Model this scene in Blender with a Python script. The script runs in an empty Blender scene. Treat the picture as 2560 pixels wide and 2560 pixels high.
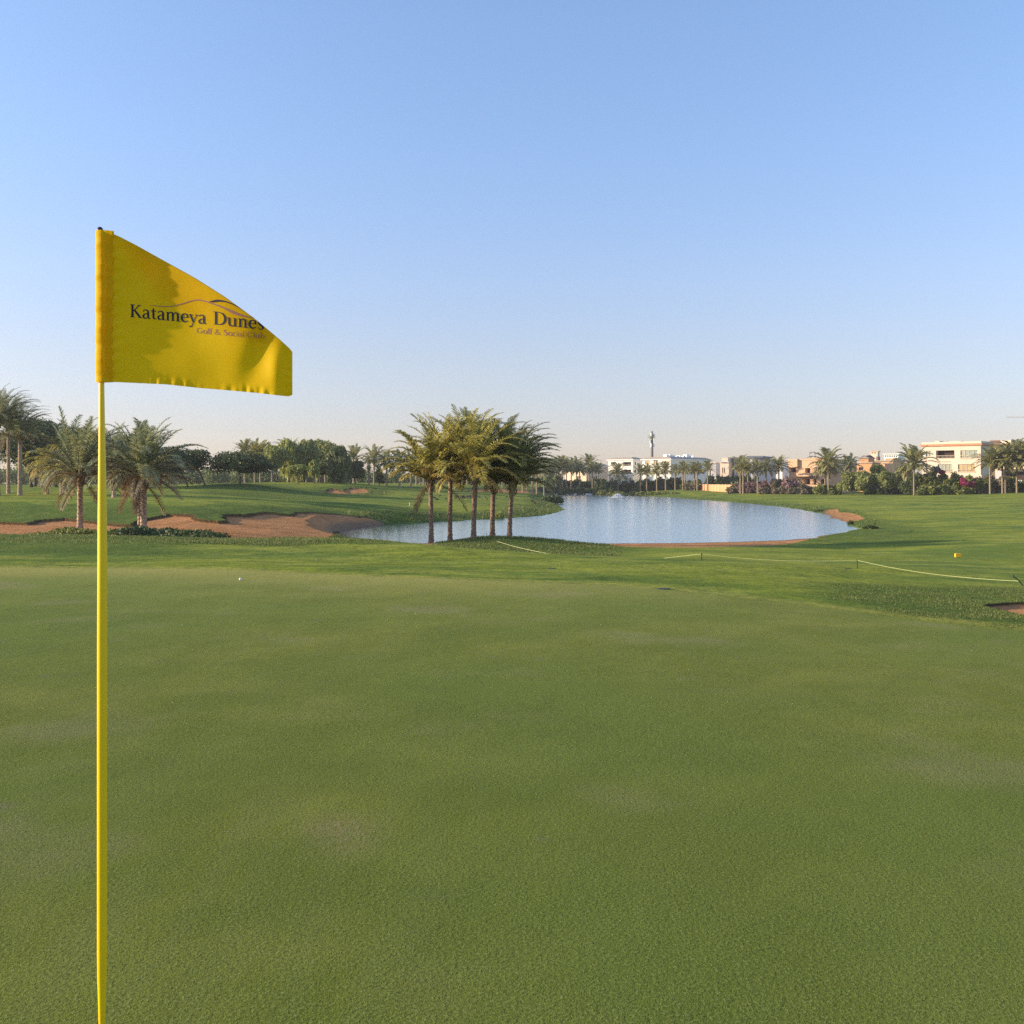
import bpy, math, random
import numpy as np
R = math.radians
C = bpy.context.scene.collection
sc = bpy.context.scene
random.seed(7); np.random.seed(7)

# ---------------------------------------------------------------- camera, world, sun, exposure
EYE, F, HZ = 1.6, 2560.0, 1205.0      # eye height (m), focal length and horizon row in photo pixels
cam_d = bpy.data.cameras.new('camera'); cam = bpy.data.objects.new('camera', cam_d); C.objects.link(cam)
cam.location = (0, 0, EYE); cam.rotation_euler = (R(90), 0, 0)
cam_d.sensor_width = 36; cam_d.lens = 36; cam_d.shift_y = -(1280-HZ)/2560
cam_d.clip_start = 0.05; cam_d.clip_end = 6000
sc.camera = cam
SUN_EL, SUN_AZ = 15.0, 268.0           # azimuth clockwise from +Y
w = bpy.data.worlds.new('World'); sc.world = w; w.use_nodes = True
nt = w.node_tree; nt.nodes.clear()
wo = nt.nodes.new('ShaderNodeOutputWorld'); bg = nt.nodes.new('ShaderNodeBackground')
sky = nt.nodes.new('ShaderNodeTexSky'); sky.sky_type = 'NISHITA'; sky.sun_disc = False
sky.sun_elevation = R(SUN_EL); sky.sun_rotation = R(SUN_AZ)
sky.altitude = 100; sky.air_density = 1.0; sky.dust_density = 0.5; sky.ozone_density = 2.5
bg.inputs[1].default_value = 0.15
tcw = nt.nodes.new('ShaderNodeTexCoord'); sx = nt.nodes.new('ShaderNodeSeparateXYZ'); cr = nt.nodes.new('ShaderNodeValToRGB'); mw = nt.nodes.new('ShaderNodeMix')
nt.links.new(tcw.outputs['Generated'], sx.inputs[0]); nt.links.new(sx.outputs[2], cr.inputs[0]); mw.data_type = 'RGBA'; mw.blend_type = 'MULTIPLY'; mw.inputs[0].default_value = 1
SKYT = [(0.0, (.66, .565, .66)), (.05, (.68, .575, .665)), (.12, (.83, .67, .70)), (.19, (.91, .775, .815)), (.30, (.97, .905, .965)), (.41, (1.03, .99, 1.04)), (1.0, (1.0, .95, 1.0))]          # dust-warmed horizon, clear blue above
while len(cr.color_ramp.elements) > 1: cr.color_ramp.elements.remove(cr.color_ramp.elements[0])
for k_, (p_, c_) in enumerate(SKYT):
    e_ = cr.color_ramp.elements[0] if k_ == 0 else cr.color_ramp.elements.new(p_)
    e_.position = p_; e_.color = (c_[0], c_[1], c_[2], 1)
nt.links.new(sky.outputs[0], mw.inputs[6]); nt.links.new(cr.outputs[0], mw.inputs[7])
nt.links.new(mw.outputs[2], bg.inputs[0]); nt.links.new(bg.outputs[0], wo.inputs[0])
sd = bpy.data.lights.new('sun', 'SUN'); so = bpy.data.objects.new('sun', sd); C.objects.link(so)
sd.energy = 3.8; sd.angle = R(0.6); sd.color = (1.0, 0.84, 0.62)
so.rotation_euler = (R(90-SUN_EL), 0, R(180-SUN_AZ))
sc.view_settings.view_transform = 'Standard'; sc.view_settings.look = 'None'
sc.view_settings.exposure = 0.95; sc.view_settings.gamma = 1
sc.cycles.max_bounces = 6; sc.cycles.transparent_max_bounces = 8; sc.cycles.volume_bounces = 0; sc.cycles.use_denoising = False; sc.cycles.sample_clamp_indirect = 4

# ---------------------------------------------------------------- helpers
def mat(name):
    m = bpy.data.materials.new(name); m.use_nodes = True; m.node_tree.nodes.clear(); return m
class NT:
    def __init__(s, m): s.t = m.node_tree
    def n(s, typ, ins=None, **kw):
        nd = s.t.nodes.new(typ)
        for k, v in kw.items(): setattr(nd, k, v)
        for k, v in (ins or {}).items():
            if hasattr(v, 'node'): s.t.links.new(v, nd.inputs[k])
            else: nd.inputs[k].default_value = v
        return nd
def rgba(c): return (c[0], c[1], c[2], 1)
def simple(name, col, rough=.7, var=.12, scale=3.0, bump=0.0, bscale=20.0, metal=0, spec=.3):
    m = mat(name); g = NT(m)
    tc = g.n('ShaderNodeTexCoord')
    nz = g.n('ShaderNodeTexNoise', {'Vector': tc.outputs['Object'], 'Scale': scale, 'Detail': 5.0})
    rp = g.n('ShaderNodeMapRange', {0: nz.outputs[0], 1: .3, 2: .7, 3: 1-var, 4: 1+var})
    mx = g.n('ShaderNodeMix', {0: 1.0, 6: rgba(col), 7: rp.outputs[0]}, data_type='RGBA', blend_type='MULTIPLY')
    b = g.n('ShaderNodeBsdfPrincipled', {'Base Color': mx.outputs[2], 'Roughness': rough, 'Metallic': metal, 'Specular IOR Level': spec})
    if bump:
        n2 = g.n('ShaderNodeTexNoise', {'Vector': tc.outputs['Object'], 'Scale': bscale, 'Detail': 4.0})
        bp = g.n('ShaderNodeBump', {'Strength': bump, 'Height': n2.outputs[0], 'Distance': .05})
        g.t.links.new(bp.outputs[0], b.inputs['Normal'])
    g.n('ShaderNodeOutputMaterial', {0: b.outputs[0]})
    return m
def foliage(name, c1, c2, dry=None, transl=.35, cs=.35, rough=.55):
    """leaf material: colour varies leaf by leaf and clump by clump; optional dry tone by attribute"""
    m = mat(name); g = NT(m)
    geo = g.n('ShaderNodeNewGeometry'); tc = g.n('ShaderNodeTexCoord')
    nz = g.n('ShaderNodeTexNoise', {'Vector': tc.outputs['Object'], 'Scale': cs, 'Detail': 3.0})
    ad = g.n('ShaderNodeMath', {0: nz.outputs[0], 1: geo.outputs['Random Per Island']}, operation='ADD')
    mr = g.n('ShaderNodeMapRange', {0: ad.outputs[0], 1: .45, 2: 1.5, 3: 0.0, 4: 1.0})
    mx = g.n('ShaderNodeMix', {0: mr.outputs[0], 6: rgba(c1), 7: rgba(c2)}, data_type='RGBA')
    col = mx.outputs[2]
    if dry:
        at = g.n('ShaderNodeAttribute', attribute_name='dry')
        m2 = g.n('ShaderNodeMix', {0: at.outputs['Fac'], 6: col, 7: rgba(dry)}, data_type='RGBA'); col = m2.outputs[2]
    d = g.n('ShaderNodeBsdfPrincipled', {'Base Color': col, 'Roughness': rough, 'Specular IOR Level': .35})
    t = g.n('ShaderNodeBsdfTranslucent', {0: col})
    ms = g.n('ShaderNodeMixShader', {0: transl, 1: d.outputs[0], 2: t.outputs[0]})
    g.n('ShaderNodeOutputMaterial', {0: ms.outputs[0]})
    return m

def mesh_np(name, V, Fs, mats=None, attrs=None, smooth=False):
    """V (n,3) array; Fs: list of (m,k) index arrays"""
    me = bpy.data.meshes.new(name)
    V = np.asarray(V, np.float32)
    if not isinstance(Fs, list): Fs = [Fs]
    Fs = [np.asarray(f, np.int32) for f in Fs if len(f)]
    me.vertices.add(len(V)); me.vertices.foreach_set('co', V.ravel())
    nl = sum(f.size for f in Fs); npoly = sum(len(f) for f in Fs)
    me.loops.add(nl); me.loops.foreach_set('vertex_index', np.concatenate([f.ravel() for f in Fs]))
    me.polygons.add(npoly)
    tot = np.concatenate([np.full(len(f), f.shape[1], np.int32) for f in Fs])
    st = np.concatenate([[0], np.cumsum(tot)[:-1]]).astype(np.int32)
    me.polygons.foreach_set('loop_start', st); me.polygons.foreach_set('loop_total', tot)
    if smooth: me.polygons.foreach_set('use_smooth', np.ones(npoly, bool))
    me.update(calc_edges=True)
    for k, a in (attrs or {}).items():
        at = me.attributes.new(k, 'FLOAT', 'POINT'); at.data.foreach_set('value', np.asarray(a, np.float32).ravel())
    if mats: me.materials.append(mats)
    return me
def obj(name, me, parent=None, loc=(0, 0, 0)):
    o = bpy.data.objects.new(name, me); C.objects.link(o); o.location = loc
    if parent: o.parent = parent
    return o
def tag(o, label=None, cat=None, group=None, kind=None):
    if label: o['label'] = label
    if cat: o['category'] = cat
    if group: o['group'] = group
    if kind: o['kind'] = kind
    return o
def empty(name, loc, label, cat, group=None):
    o = bpy.data.objects.new(name, None); C.objects.link(o); o.location = loc; o.empty_display_size = .3
    return tag(o, label, cat, group)
class MB:
    def __init__(s): s.v = []; s.f = []
    def add(s, vs, fs):
        b = len(s.v); s.v += [tuple(p) for p in vs]; s.f += [tuple(i+b for i in f) for f in fs]
    def box(s, x0, x1, y0, y1, z0, z1):
        s.add([(x0,y0,z0),(x1,y0,z0),(x1,y1,z0),(x0,y1,z0),(x0,y0,z1),(x1,y0,z1),(x1,y1,z1),(x0,y1,z1)],
              [(0,3,2,1),(4,5,6,7),(0,1,5,4),(1,2,6,5),(2,3,7,6),(3,0,4,7)])
    def quad(s, *p): s.add(p, [tuple(range(len(p)))])
    def tube(s, pts, rad, seg=8, cap=True):
        pts = [np.array(p, float) for p in pts]
        rad = rad if hasattr(rad, '__len__') else [rad]*len(pts)
        b = len(s.v); n = len(pts); ref = np.array((0.13, .9, .31))
        for i, p in enumerate(pts):
            t = pts[min(i+1, n-1)]-pts[max(i-1, 0)]; t /= np.linalg.norm(t)+1e-9
            if i == 0: a = np.cross(t, ref)
            else: a = a-t*np.dot(a, t)
            a /= np.linalg.norm(a)+1e-9; c = np.cross(t, a)
            for k in range(seg):
                th = 2*math.pi*k/seg; s.v.append(tuple(p+rad[i]*(math.cos(th)*a+math.sin(th)*c)))
        for i in range(n-1):
            for k in range(seg):
                k2 = (k+1) % seg
                s.f.append((b+i*seg+k, b+i*seg+k2, b+(i+1)*seg+k2, b+(i+1)*seg+k))
        if cap:
            s.f.append(tuple(b+k for k in range(seg))[::-1]); s.f.append(tuple(b+(n-1)*seg+k for k in range(seg)))
    def lathe(s, prof, cx=0, cy=0, seg=12):
        b = len(s.v); n = len(prof)
        for r, z in prof:
            for k in range(seg):
                th = 2*math.pi*k/seg; s.v.append((cx+r*math.cos(th), cy+r*math.sin(th), z))
        for i in range(n-1):
            for k in range(seg):
                k2 = (k+1) % seg; s.f.append((b+i*seg+k, b+i*seg+k2, b+(i+1)*seg+k2, b+(i+1)*seg+k))
        s.f.append(tuple(b+k for k in range(seg))[::-1]); s.f.append(tuple(b+(n-1)*seg+k for k in range(seg)))
    def build(s, name, m, parent=None, off=(0, 0, 0), smooth=False):
        me = bpy.data.meshes.new(name); o3 = np.array(off)
        me.from_pydata([tuple(np.array(v)-o3) for v in s.v], [], s.f); me.update()
        if smooth: me.polygons.foreach_set('use_smooth', np.ones(len(me.polygons), bool))
        me.materials.append(m)
        return obj(name, me, parent)

def sstep(a, b, x):
    t = np.clip((x-a)/(b-a), 0, 1); return t*t*(3-2*t)
_rng = np.random.RandomState(3); _P = _rng.rand(256, 256)
def vnoise(x, y):
    xi = np.floor(x).astype(int); yi = np.floor(y).astype(int); fx = x-xi; fy = y-yi
    fx = fx*fx*(3-2*fx); fy = fy*fy*(3-2*fy)
    g = lambda i, j: _P[i % 256, j % 256]
    return (g(xi, yi)*(1-fx)+g(xi+1, yi)*fx)*(1-fy)+(g(xi, yi+1)*(1-fx)+g(xi+1, yi+1)*fx)*fy-.5
def X(u, Y): return (u-1280.0)/F*Y
def Zv(v, Y): return EYE-(v-HZ)/F*Y
WZ = EYE-4.0                                   # water level

# ---------------------------------------------------------------- the lie of the land (measured from the photograph, in metres)
HBY = [0, 12, 20, 45, 60, 75, 100, 150, 250, 400, 3000]
HBH = [1.6, 1.6, 1.68, 2.4, 2.9, 3.0, 2.8, 2.4, 2.2, 2.0, 2.0]
cols = {
 0: [(19.2,1418),(30,1372),(44,1334),(52,1335),(58,1322),(66,1309),(72,1294),(80,1259),(100,1246),(125,1222),(160,1215),(300,1211)],
 300: [(19.2,1420),(30,1374),(44,1338),(52,1338),(58,1326),(66,1310),(72,1294),(80,1260),(100,1247),(125,1226),(160,1216),(300,1211)],
 480: [(18.8,1422),(30,1378),(42,1346),(52,1345),(58,1330),(70,1290),(80,1262),(100,1248),(125,1231),(150,1214),(200,1213)],
 600: [(18.5,1425),(30,1382),(42,1349),(52,1347),(62,1325),(75,1286),(86,1258),(110,1247),(128,1238),(150,1209),(200,1212),(300,1211)],
 750: [(18.2,1431),(30,1384),(42,1347),(52,1347),(65,1330),(85,1283),(95,1265),(110,1254),(130,1247),(150,1228),(175,1208),(220,1208),(300,1210)],
 900: [(17.6,1438),(30,1390),(40,1350),(50,1353),(62,1353),(98,1288),(110,1263),(130,1252),(150,1241),(170,1222),(190,1210),(300,1209)],
 1040: [(17.2,1444),(28,1400),(36,1362),(50,1364),(60,1364),(66,1362),(106,1286),(125,1263),(150,1248),(200,1226),(230,1213),(350,1210)],
 1200: [(16.7,1450),(26,1410),(34,1380),(45,1384),(60,1341),(65,1354),(111,1297),(117,1281),(130,1263),(150,1251),(175,1240),(210,1227),(250,1215),(400,1210)],
 1350: [(16.5,1455),(25,1419),(31,1391),(45,1388),(60,1345),(65,1356),(150,1270),(165,1257),(300,1236),(320,1224),(380,1213),(500,1210)],
 1500: [(16.2,1461),(24,1424),(29,1400),(45,1390),(57,1362),(64,1359),(328,1232),(336,1223),(360,1216),(420,1212)],
 1700: [(15.4,1475),(22,1434),(28,1408),(45,1384),(58,1364),(64,1359),(262,1241),(270,1236),(300,1226),(350,1217),(450,1212)],
 1900: [(14.0,1499),(20,1448),(26,1420),(40,1394),(55,1368),(66,1355),(184,1257),(200,1250),(230,1241),(260,1234),(300,1227),(400,1217)],
 2100: [(13.0,1523),(18,1472),(24,1442),(38,1405),(55,1372),(70,1351),(82,1337),(106,1299),(115,1290),(130,1280),(150,1268),(180,1255),(220,1242),(260,1234),(320,1225)],
 2300: [(11.9,1550),(16,1496),(22,1457),(36,1410),(55,1367),(75,1336),(95,1311),(120,1286),(150,1265),(190,1248),(230,1236),(260,1230),(330,1222)],
 2560: [(10.9,1578),(14.5,1522),(20,1472),(34,1418),(55,1362),(75,1330),(95,1302),(120,1277),(150,1256),(190,1240),(220,1230),(250,1224),(330,1216)],
}
cols[-400] = cols[0]; cols[2960] = cols[2560]
ctl = []
for u, L in cols.items():
    for Y, v in L: ctl.append((u, Y, v-HZ-F*np.interp(Y, HBY, HBH)/Y))
for u in range(-400, 3000, 240):
    for Y in (1.5, 3, 5, 8): ctl.append((u, Y, 0.0))
    for Y in (700, 1400, 2500): ctl.append((u, Y, -F*(np.interp(Y, HBY, HBH)-1.4)/Y))
ctl = np.array(ctl)
def ab(u, Y): return np.stack([u/430.0, np.log(np.maximum(Y, .5))*4], -1)
_K = ab(ctl[:, 0], ctl[:, 1])
def ker(d2): return .5*d2*np.log(d2+1e-9)
_D = ((_K[:, None]-_K[None])**2).sum(-1); n_ = len(ctl)
_A = np.zeros((n_+3, n_+3)); _A[:n_, :n_] = ker(_D)+np.eye(n_)*.002
_A[:n_, n_] = 1; _A[:n_, n_+1:] = _K; _A[n_, :n_] = 1; _A[n_+1:, :n_] = _K.T
_W = np.linalg.solve(_A, np.concatenate([ctl[:, 2], np.zeros(3)]))
def tps(u, Y):
    q = ab(u, Y); out = np.empty(len(u))
    for i in range(0, len(u), 20000):
        qq = q[i:i+20000]
        d2 = (qq[:, :1]-_K[None, :, 0])**2+(qq[:, 1:]-_K[None, :, 1])**2
        out[i:i+20000] = ker(d2)@_W[:n_]+_W[n_]+qq@_W[n_+1:]
    return out
# residual tabulated on a grid in (u, log Y) and read back bilinearly
GU = np.arange(-400, 2961, 20.0); GL = np.linspace(math.log(1.5), math.log(2500), 420)
_gu, _gl = np.meshgrid(GU, GL, indexing='ij')
GT = tps(_gu.ravel(), np.exp(_gl.ravel())).reshape(_gu.shape)
def resid(u, Y):
    a = np.clip((u-GU[0])/20.0, 0, len(GU)-1.001); b = np.clip((np.log(np.maximum(Y, .5))-GL[0])/(GL[1]-GL[0]), 0, len(GL)-1.001)
    i = a.astype(int); j = b.astype(int); a = a-i; b = b-j
    return (GT[i, j]*(1-a)+GT[i+1, j]*a)*(1-b)+(GT[i, j+1]*(1-a)+GT[i+1, j+1]*a)*b
def zland(x, y):
    x = np.asarray(x, float); y = np.asarray(y, float)
    r = np.hypot(x, y); th = np.arctan2(x, y); tc = np.clip(th, -.576, .576)
    u = 1280+F*np.tan(tc); Y = np.maximum(r*np.cos(tc), .6)
    z = EYE-np.interp(Y, HBY, HBH)-resid(u, Y)*Y/F*sstep(1.5, 9, Y)
    back = sstep(1.2, 1.9, np.abs(th))
    z = z*(1-back)+back*(0.0+.02*np.maximum(-y-20, 0).clip(0, 60))
    z += sstep(16, 40, Y)*(.10*vnoise(x/9, y/9)+.05*vnoise(x/3.1+9, y/3.1))+sstep(60, 160, Y)*.22*vnoise(x/24+5, y/17)
    return z
def sdf(px, py, poly):
    """signed distance to polygon (negative inside)"""
    P = np.asarray(poly, float); Q = np.roll(P, -1, 0)
    out = np.empty(len(px))
    for s in range(0, len(px), 60000):
        x = px[s:s+60000, None]; y = py[s:s+60000, None]
        e = Q-P; wx = x-P[None, :, 0]; wy = y-P[None, :, 1]
        t = np.clip((wx*e[:, 0]+wy*e[:, 1])/((e**2).sum(1)+1e-12), 0, 1)
        d = np.sqrt(((wx-t*e[:, 0])**2+(wy-t*e[:, 1])**2).min(1))
        cr = ((P[None, :, 1] > y) != (Q[None, :, 1] > y)) & (x < (Q[:, 0]-P[:, 0])*(y-P[:, 1])/(Q[:, 1]-P[:, 1]+1e-12)+P[:, 0])
        out[s:s+60000] = np.where(cr.sum(1) % 2 == 1, -d, d)
    return out
lake_px = [(846,1334),(852,1340),(880,1346),(940,1352),(1000,1357),(1070,1361),(1150,1361),(1250,1361),(1350,1361),(1450,1361),(1560,1359.5),(1700,1358.5),
 (1850,1355.5),(1960,1351.5),(2036,1346),(2046,1341),(2085,1336),(2120,1329),(2152,1322),(2126,1316),(2112,1308),(2084,1302),(2066,1293),(2058,1285),(2040,1281),
 (2000,1273.5),(1950,1267),(1900,1262),(1850,1257),(1800,1253),(1740,1249),(1700,1245.5),(1660,1241.8),(1630,1240.5),(1550,1237.6),(1450,1236.6),(1390,1237),
 (1352,1239),(1338,1242),(1352,1246),(1380,1249),(1392,1254),(1386,1260),(1402,1268),(1408,1274),(1390,1282),(1350,1289.5),(1300,1293),(1250,1296.5),(1200,1298.5),(1150,1302),
 (1090,1302.5),(1040,1305),(985,1306.5),(968,1310),(930,1314),(900,1318),(868,1323),(850,1328)]
lake = [(X(u, 4*F/(v-HZ)), 4*F/(v-HZ)) for u, v in lake_px]
lake_a = np.array(lake)
def hitz(u, v, y0, y1, zf):
    Y = np.exp(np.linspace(math.log(y0), math.log(y1), 2500)); z = zf(X(u, Y), Y)
    vs = HZ+F*(EYE-z)/Y; k = np.where(vs <= v)[0]
    return float(Y[k[0]]) if len(k) else float(Y[np.argmin(abs(vs-v))])
def P(u, v, y0, y1=400, zf=zland):
    Y = hitz(u, v, y0, y1, zf); return (X(u, Y), Y)
bunk1 = [P(u, v, 50) for u, v in [(-90,1308),(0,1306),(67,1308),(101,1301),(162,1296),(212,1302),(250,1306),(290,1311),(328,1313),(345,1301),(377,1295),(420,1287),(470,1285),(493,1296),
   (516,1301),(545,1304),(574,1303),(550,1296),(560,1288),(596,1286),(613,1288),(654,1281),(689,1283),(726,1287),(741,1281),(781,1281),(813,1284),(857,1287),(915,1291),(950,1295)]]
bunk1 += [(X(975, 96), 96), (X(925, 90), 92), (X(868, 84), 86), (X(846, 80), 79), (X(850, 74), 73), (X(820, 60), 60), (X(760, 52), 51), (X(620, 50), 49.5), (X(450, 50), 49), (X(200, 49), 48), (X(-90, 48), 48)]
bunk2 = [P(u, v, 100) for u, v in [(795,1226),(812,1229),(822,1223),(835,1221),(850,1226),(868,1231),(858,1224),(880,1220),(905,1221),(928,1228),(912,1233),(870,1235),(830,1234)]]
bunk3 = [P(u, v, 11.5, 30) for u, v in [(2463,1517),(2480,1512.5),(2520,1509.5),(2570,1508),(2640,1510),(2700,1522),(2640,1540),(2560,1541),(2510,1531)]]
bunk4 = [P(u, v, 120) for u, v in [(1165,1228),(1200,1222),(1250,1221),(1330,1226),(1345,1234),(1290,1233),(1220,1230)]]
beach1 = [P(u, v, 45, 90) for u, v in [(1530,1364),(1620,1368),(1740,1369),(1860,1366),(1970,1359),(2060,1347),(2092,1341)]]+[(X(2080, 74), 79), (X(1960, 70), 72.5), (X(1700, 68), 69.5), (X(1530, 66), 68)]
beach2 = [P(u, v, 86, 200) for u, v in [(2054,1285),(2066,1274),(2092,1272),(2100,1280),(2126,1282),(2150,1290),(2162,1296),(2140,1303),(2128,1311),(2106,1311),(2078,1304),(2058,1294)]]
beach3 = [P(u, v, 45, 90) for u, v in [(1036,1362),(1072,1346),(1100,1343),(1112,1349),(1085,1360),(1050,1366)]]
sands = [(bunk1, .15, 'b'), (bunk2, .15, 'b'), (bunk3, .06, 'b'), (bunk4, .12, 'b'), (beach1, 0, 's'), (beach2, .06, 's'), (beach3, 0, 's')]
def masks(x, y):
    """terrain height plus surface zones at world points"""
    x = np.asarray(x, float).ravel(); y = np.asarray(y, float).ravel()
    z = zland(x, y); n = len(x)
    sel = (x > lake_a[:, 0].min()-12) & (x < lake_a[:, 0].max()+12) & (y > lake_a[:, 1].min()-12) & (y < lake_a[:, 1].max()+12)
    dl = np.full(n, 50.0)
    jx = .5*vnoise(x/2.2, y/2.2)*np.clip(y/90, .5, 2)
    dl[sel] = sdf(x[sel], y[sel], lake_a)+jx[sel]
    bw = np.interp(y, [60, 90, 120, 200, 400], [5.0, 2.2, 2.2, 3.5, 5.0])
    bw = np.where(x < 3, np.minimum(bw, 2.4), bw*1.5)
    t = np.clip(dl/bw, 0, 1); t = t**.7
    zo = WZ+.03+(np.maximum(z, WZ+.12)-WZ-.03)*t
    z = np.where(dl < 0, WZ-.03-.9*sstep(0, 4, -dl), np.where(dl < bw, zo, np.maximum(z, WZ+.1)))
    sand = np.zeros(n); lip = np.zeros(n)
    for poly, dep, kd in sands:
        pa = np.array(poly); s2 = (x > pa[:, 0].min()-4) & (x < pa[:, 0].max()+4) & (y > pa[:, 1].min()-4) & (y < pa[:, 1].max()+4)
        if not s2.any(): continue
        d = sdf(x[s2], y[s2], pa); near = poly is bunk3
        d = d+(.10 if near else .35)*vnoise(x[s2]/(.5 if near else 1.1), y[s2]/(.5 if near else 1.1))
        zi = z[s2]; li = dl[s2]
        k = sstep(-.02, -(.18 if near else .24), d)
        if kd == 'b':
            dd = dep*k*sstep(0, 6, li)
            face = sstep(.9, .0, d)*(.015 if near else .06)*(d > 0)*sstep(0, 6, li)          # turf rolls up to the lip
            zi = zi-dd+face
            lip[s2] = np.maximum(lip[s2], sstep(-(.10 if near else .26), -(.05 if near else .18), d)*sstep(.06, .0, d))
        else: zi = zi-dep*k
        z[s2] = zi; sand[s2] = np.maximum(sand[s2], sstep(.06, -.06, d))
    u = 1280+F*x/np.maximum(y, .1)
    ge = np.interp(u, [-900, 0, 300, 600, 900, 1200, 1500, 1700, 1900, 2100, 2300, 2560, 3400], [19.4, 19.2, 19.1, 18.5, 17.5, 16.6, 16.1, 15.2, 13.9, 12.9, 11.8, 10.8, 8])
    dg = np.where(y > .5, ge-y, 5.0); dg = dg+.12*vnoise(x/1.5, y/1.5)
    green = sstep(-.12, .12, dg); collar = np.exp(-((dg+.35)/.28)**2)*(y > .5)
    # rough: banks by the water, bunker surrounds, the knoll on the right, the strip at the crest on the left
    rough = np.clip(sstep(7, 2, dl), 0, 1)*.9
    for poly, dep, kd in sands:
        if kd == 'b':
            pa = np.array(poly); s2 = (x > pa[:, 0].min()-9) & (x < pa[:, 0].max()+9) & (y > pa[:, 1].min()-9) & (y < pa[:, 1].max()+9)
            d = sdf(x[s2], y[s2], pa); rough[s2] = np.maximum(rough[s2], sstep(5 if poly is not bunk3 else 2.5, 1, d))
    wv = HZ+F*(EYE-z)/np.maximum(y, .1)
    r1 = sstep(33.5, 35.5, y+vnoise(x/2, y/2)*2)*sstep(56, 47, y)*sstep(1120, 900, u)
    r2 = sstep(1990, 2180, u)*sstep(-.9, -1.5, dg)*sstep(22.5, 19, y+vnoise(x/2, y/2)*2)
    r3 = sstep(1040, 1120, u)*sstep(1650, 1480, u)*sstep(36, 42, y)*sstep(90, 60, y)
    j4 = 2.5*vnoise(x/6, y/6)
    r4 = sstep(66, 69, y)*sstep(82, 77, y+j4)*sstep(1100, 950, u)*(u > -400)                 # long grass on the bank behind the bunker
    r5 = sstep(25, 28, y+.6*j4)*sstep(40, 34, y)*sstep(620, 330, u)*.8
    r6 = np.clip(sstep(118, 124, y+j4)*sstep(165, 150, y)*(sstep(470, 530, u+6*j4)*sstep(900, 760, u)), 0, 1)*.8
    r7 = sstep(60, 63, y)*sstep(86, 78, y+j4)*sstep(2010, 2120, u)*sstep(2480, 2250, u)*.7
    rough = np.maximum.reduce([rough, r1*.9, r2, r3, r4*.9, r5, r6, r7])*(1-green)
    edge_sun = sstep(4.0, .2, dg)*(dg > -.1)*(y > .5)*np.interp(u, [-100, 1100, 1800], [.75, .6, .0])  # band where grazing sun on the green's far crest is painted in
    return z, green, collar, sand*(1-green), rough, lip, dl, edge_sun
def zt(x, y):
    a = np.ndim(x) == 0
    r = masks(np.atleast_1d(x), np.atleast_1d(y))[0]
    return float(r[0]) if a else r

# ---------------------------------------------------------------- ground sheet
th_in = np.arctan((np.arange(-60, 2621, 3.2)-1280)/F)
th = np.concatenate([np.linspace(-math.pi, th_in[0], 70)[:-1], th_in, np.linspace(th_in[-1], math.pi, 70)[1:]])
rr = np.concatenate([[.4, .8, 1.2, 1.6], np.linspace(2, 12, 40), np.linspace(12, 18.5, 140)[1:], np.linspace(18.5, 46, 170)[1:], np.linspace(46, 125, 330)[1:], np.linspace(125, 345, 230)[1:],
                     np.geomspace(345, 1300, 26)[1:]])
TH, RR = np.meshgrid(th, rr)
XX = RR*np.sin(TH); YY = RR*np.cos(TH)
z, green, collar, sand, rough, lip, dl, edge_sun = masks(XX, YY)
nr, nc = XX.shape
V = np.stack([XX.ravel(), YY.ravel(), z], -1)
ii = np.arange(nr*nc).reshape(nr, nc)
Fq = np.stack([ii[:-1, :-1], ii[:-1, 1:], ii[1:, 1:], ii[1:, :-1]], -1).reshape(-1, 4)
Fq = Fq[:, ::-1]
V = np.vstack([V, [[0, 0, 0]]]); c0 = nr*nc
Ft = np.stack([ii[0, 1:], ii[0, :-1], np.full(nc-1, c0)], -1)
pad = lambda a: np.append(a, a[-1])
gm = mat('turf'); g = NT(gm)
tc = g.n('ShaderNodeTexCoord'); O = tc.outputs['Object']
def noise(scale, detail=4.0, vec=O, rough=.5): return g.n('ShaderNodeTexNoise', {'Vector': vec, 'Scale': scale, 'Detail': detail, 'Roughness': rough}).outputs[0]
def mixc(f, a, b): return g.n('ShaderNodeMix', {0: f, 6: a if hasattr(a, 'node') else rgba(a), 7: b if hasattr(b, 'node') else rgba(b)}, data_type='RGBA').outputs[2]
def rng(v, a, b, c=0.0, d=1.0): return g.n('ShaderNodeMapRange', {0: v, 1: a, 2: b, 3: c, 4: d}, interpolation_type='SMOOTHSTEP').outputs[0]
def mul(a, b): return g.n('ShaderNodeMath', {0: a, 1: b}, operation='MULTIPLY').outputs[0]
def add(a, b): return g.n('ShaderNodeMath', {0: a, 1: b}, operation='ADD').outputs[0]
def attr(n): return g.n('ShaderNodeAttribute', attribute_name=n).outputs['Fac']
n_big = noise(.22, 3.0); n_mid = noise(1.1, 5.0); n_tuft = noise(9.0, 5.0, rough=.65); n_fine = noise(75.0, 3.0, rough=.8); n_fine2 = noise(30.0, 4.0, rough=.75)
n_far = noise(.09, 4.0)
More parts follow.
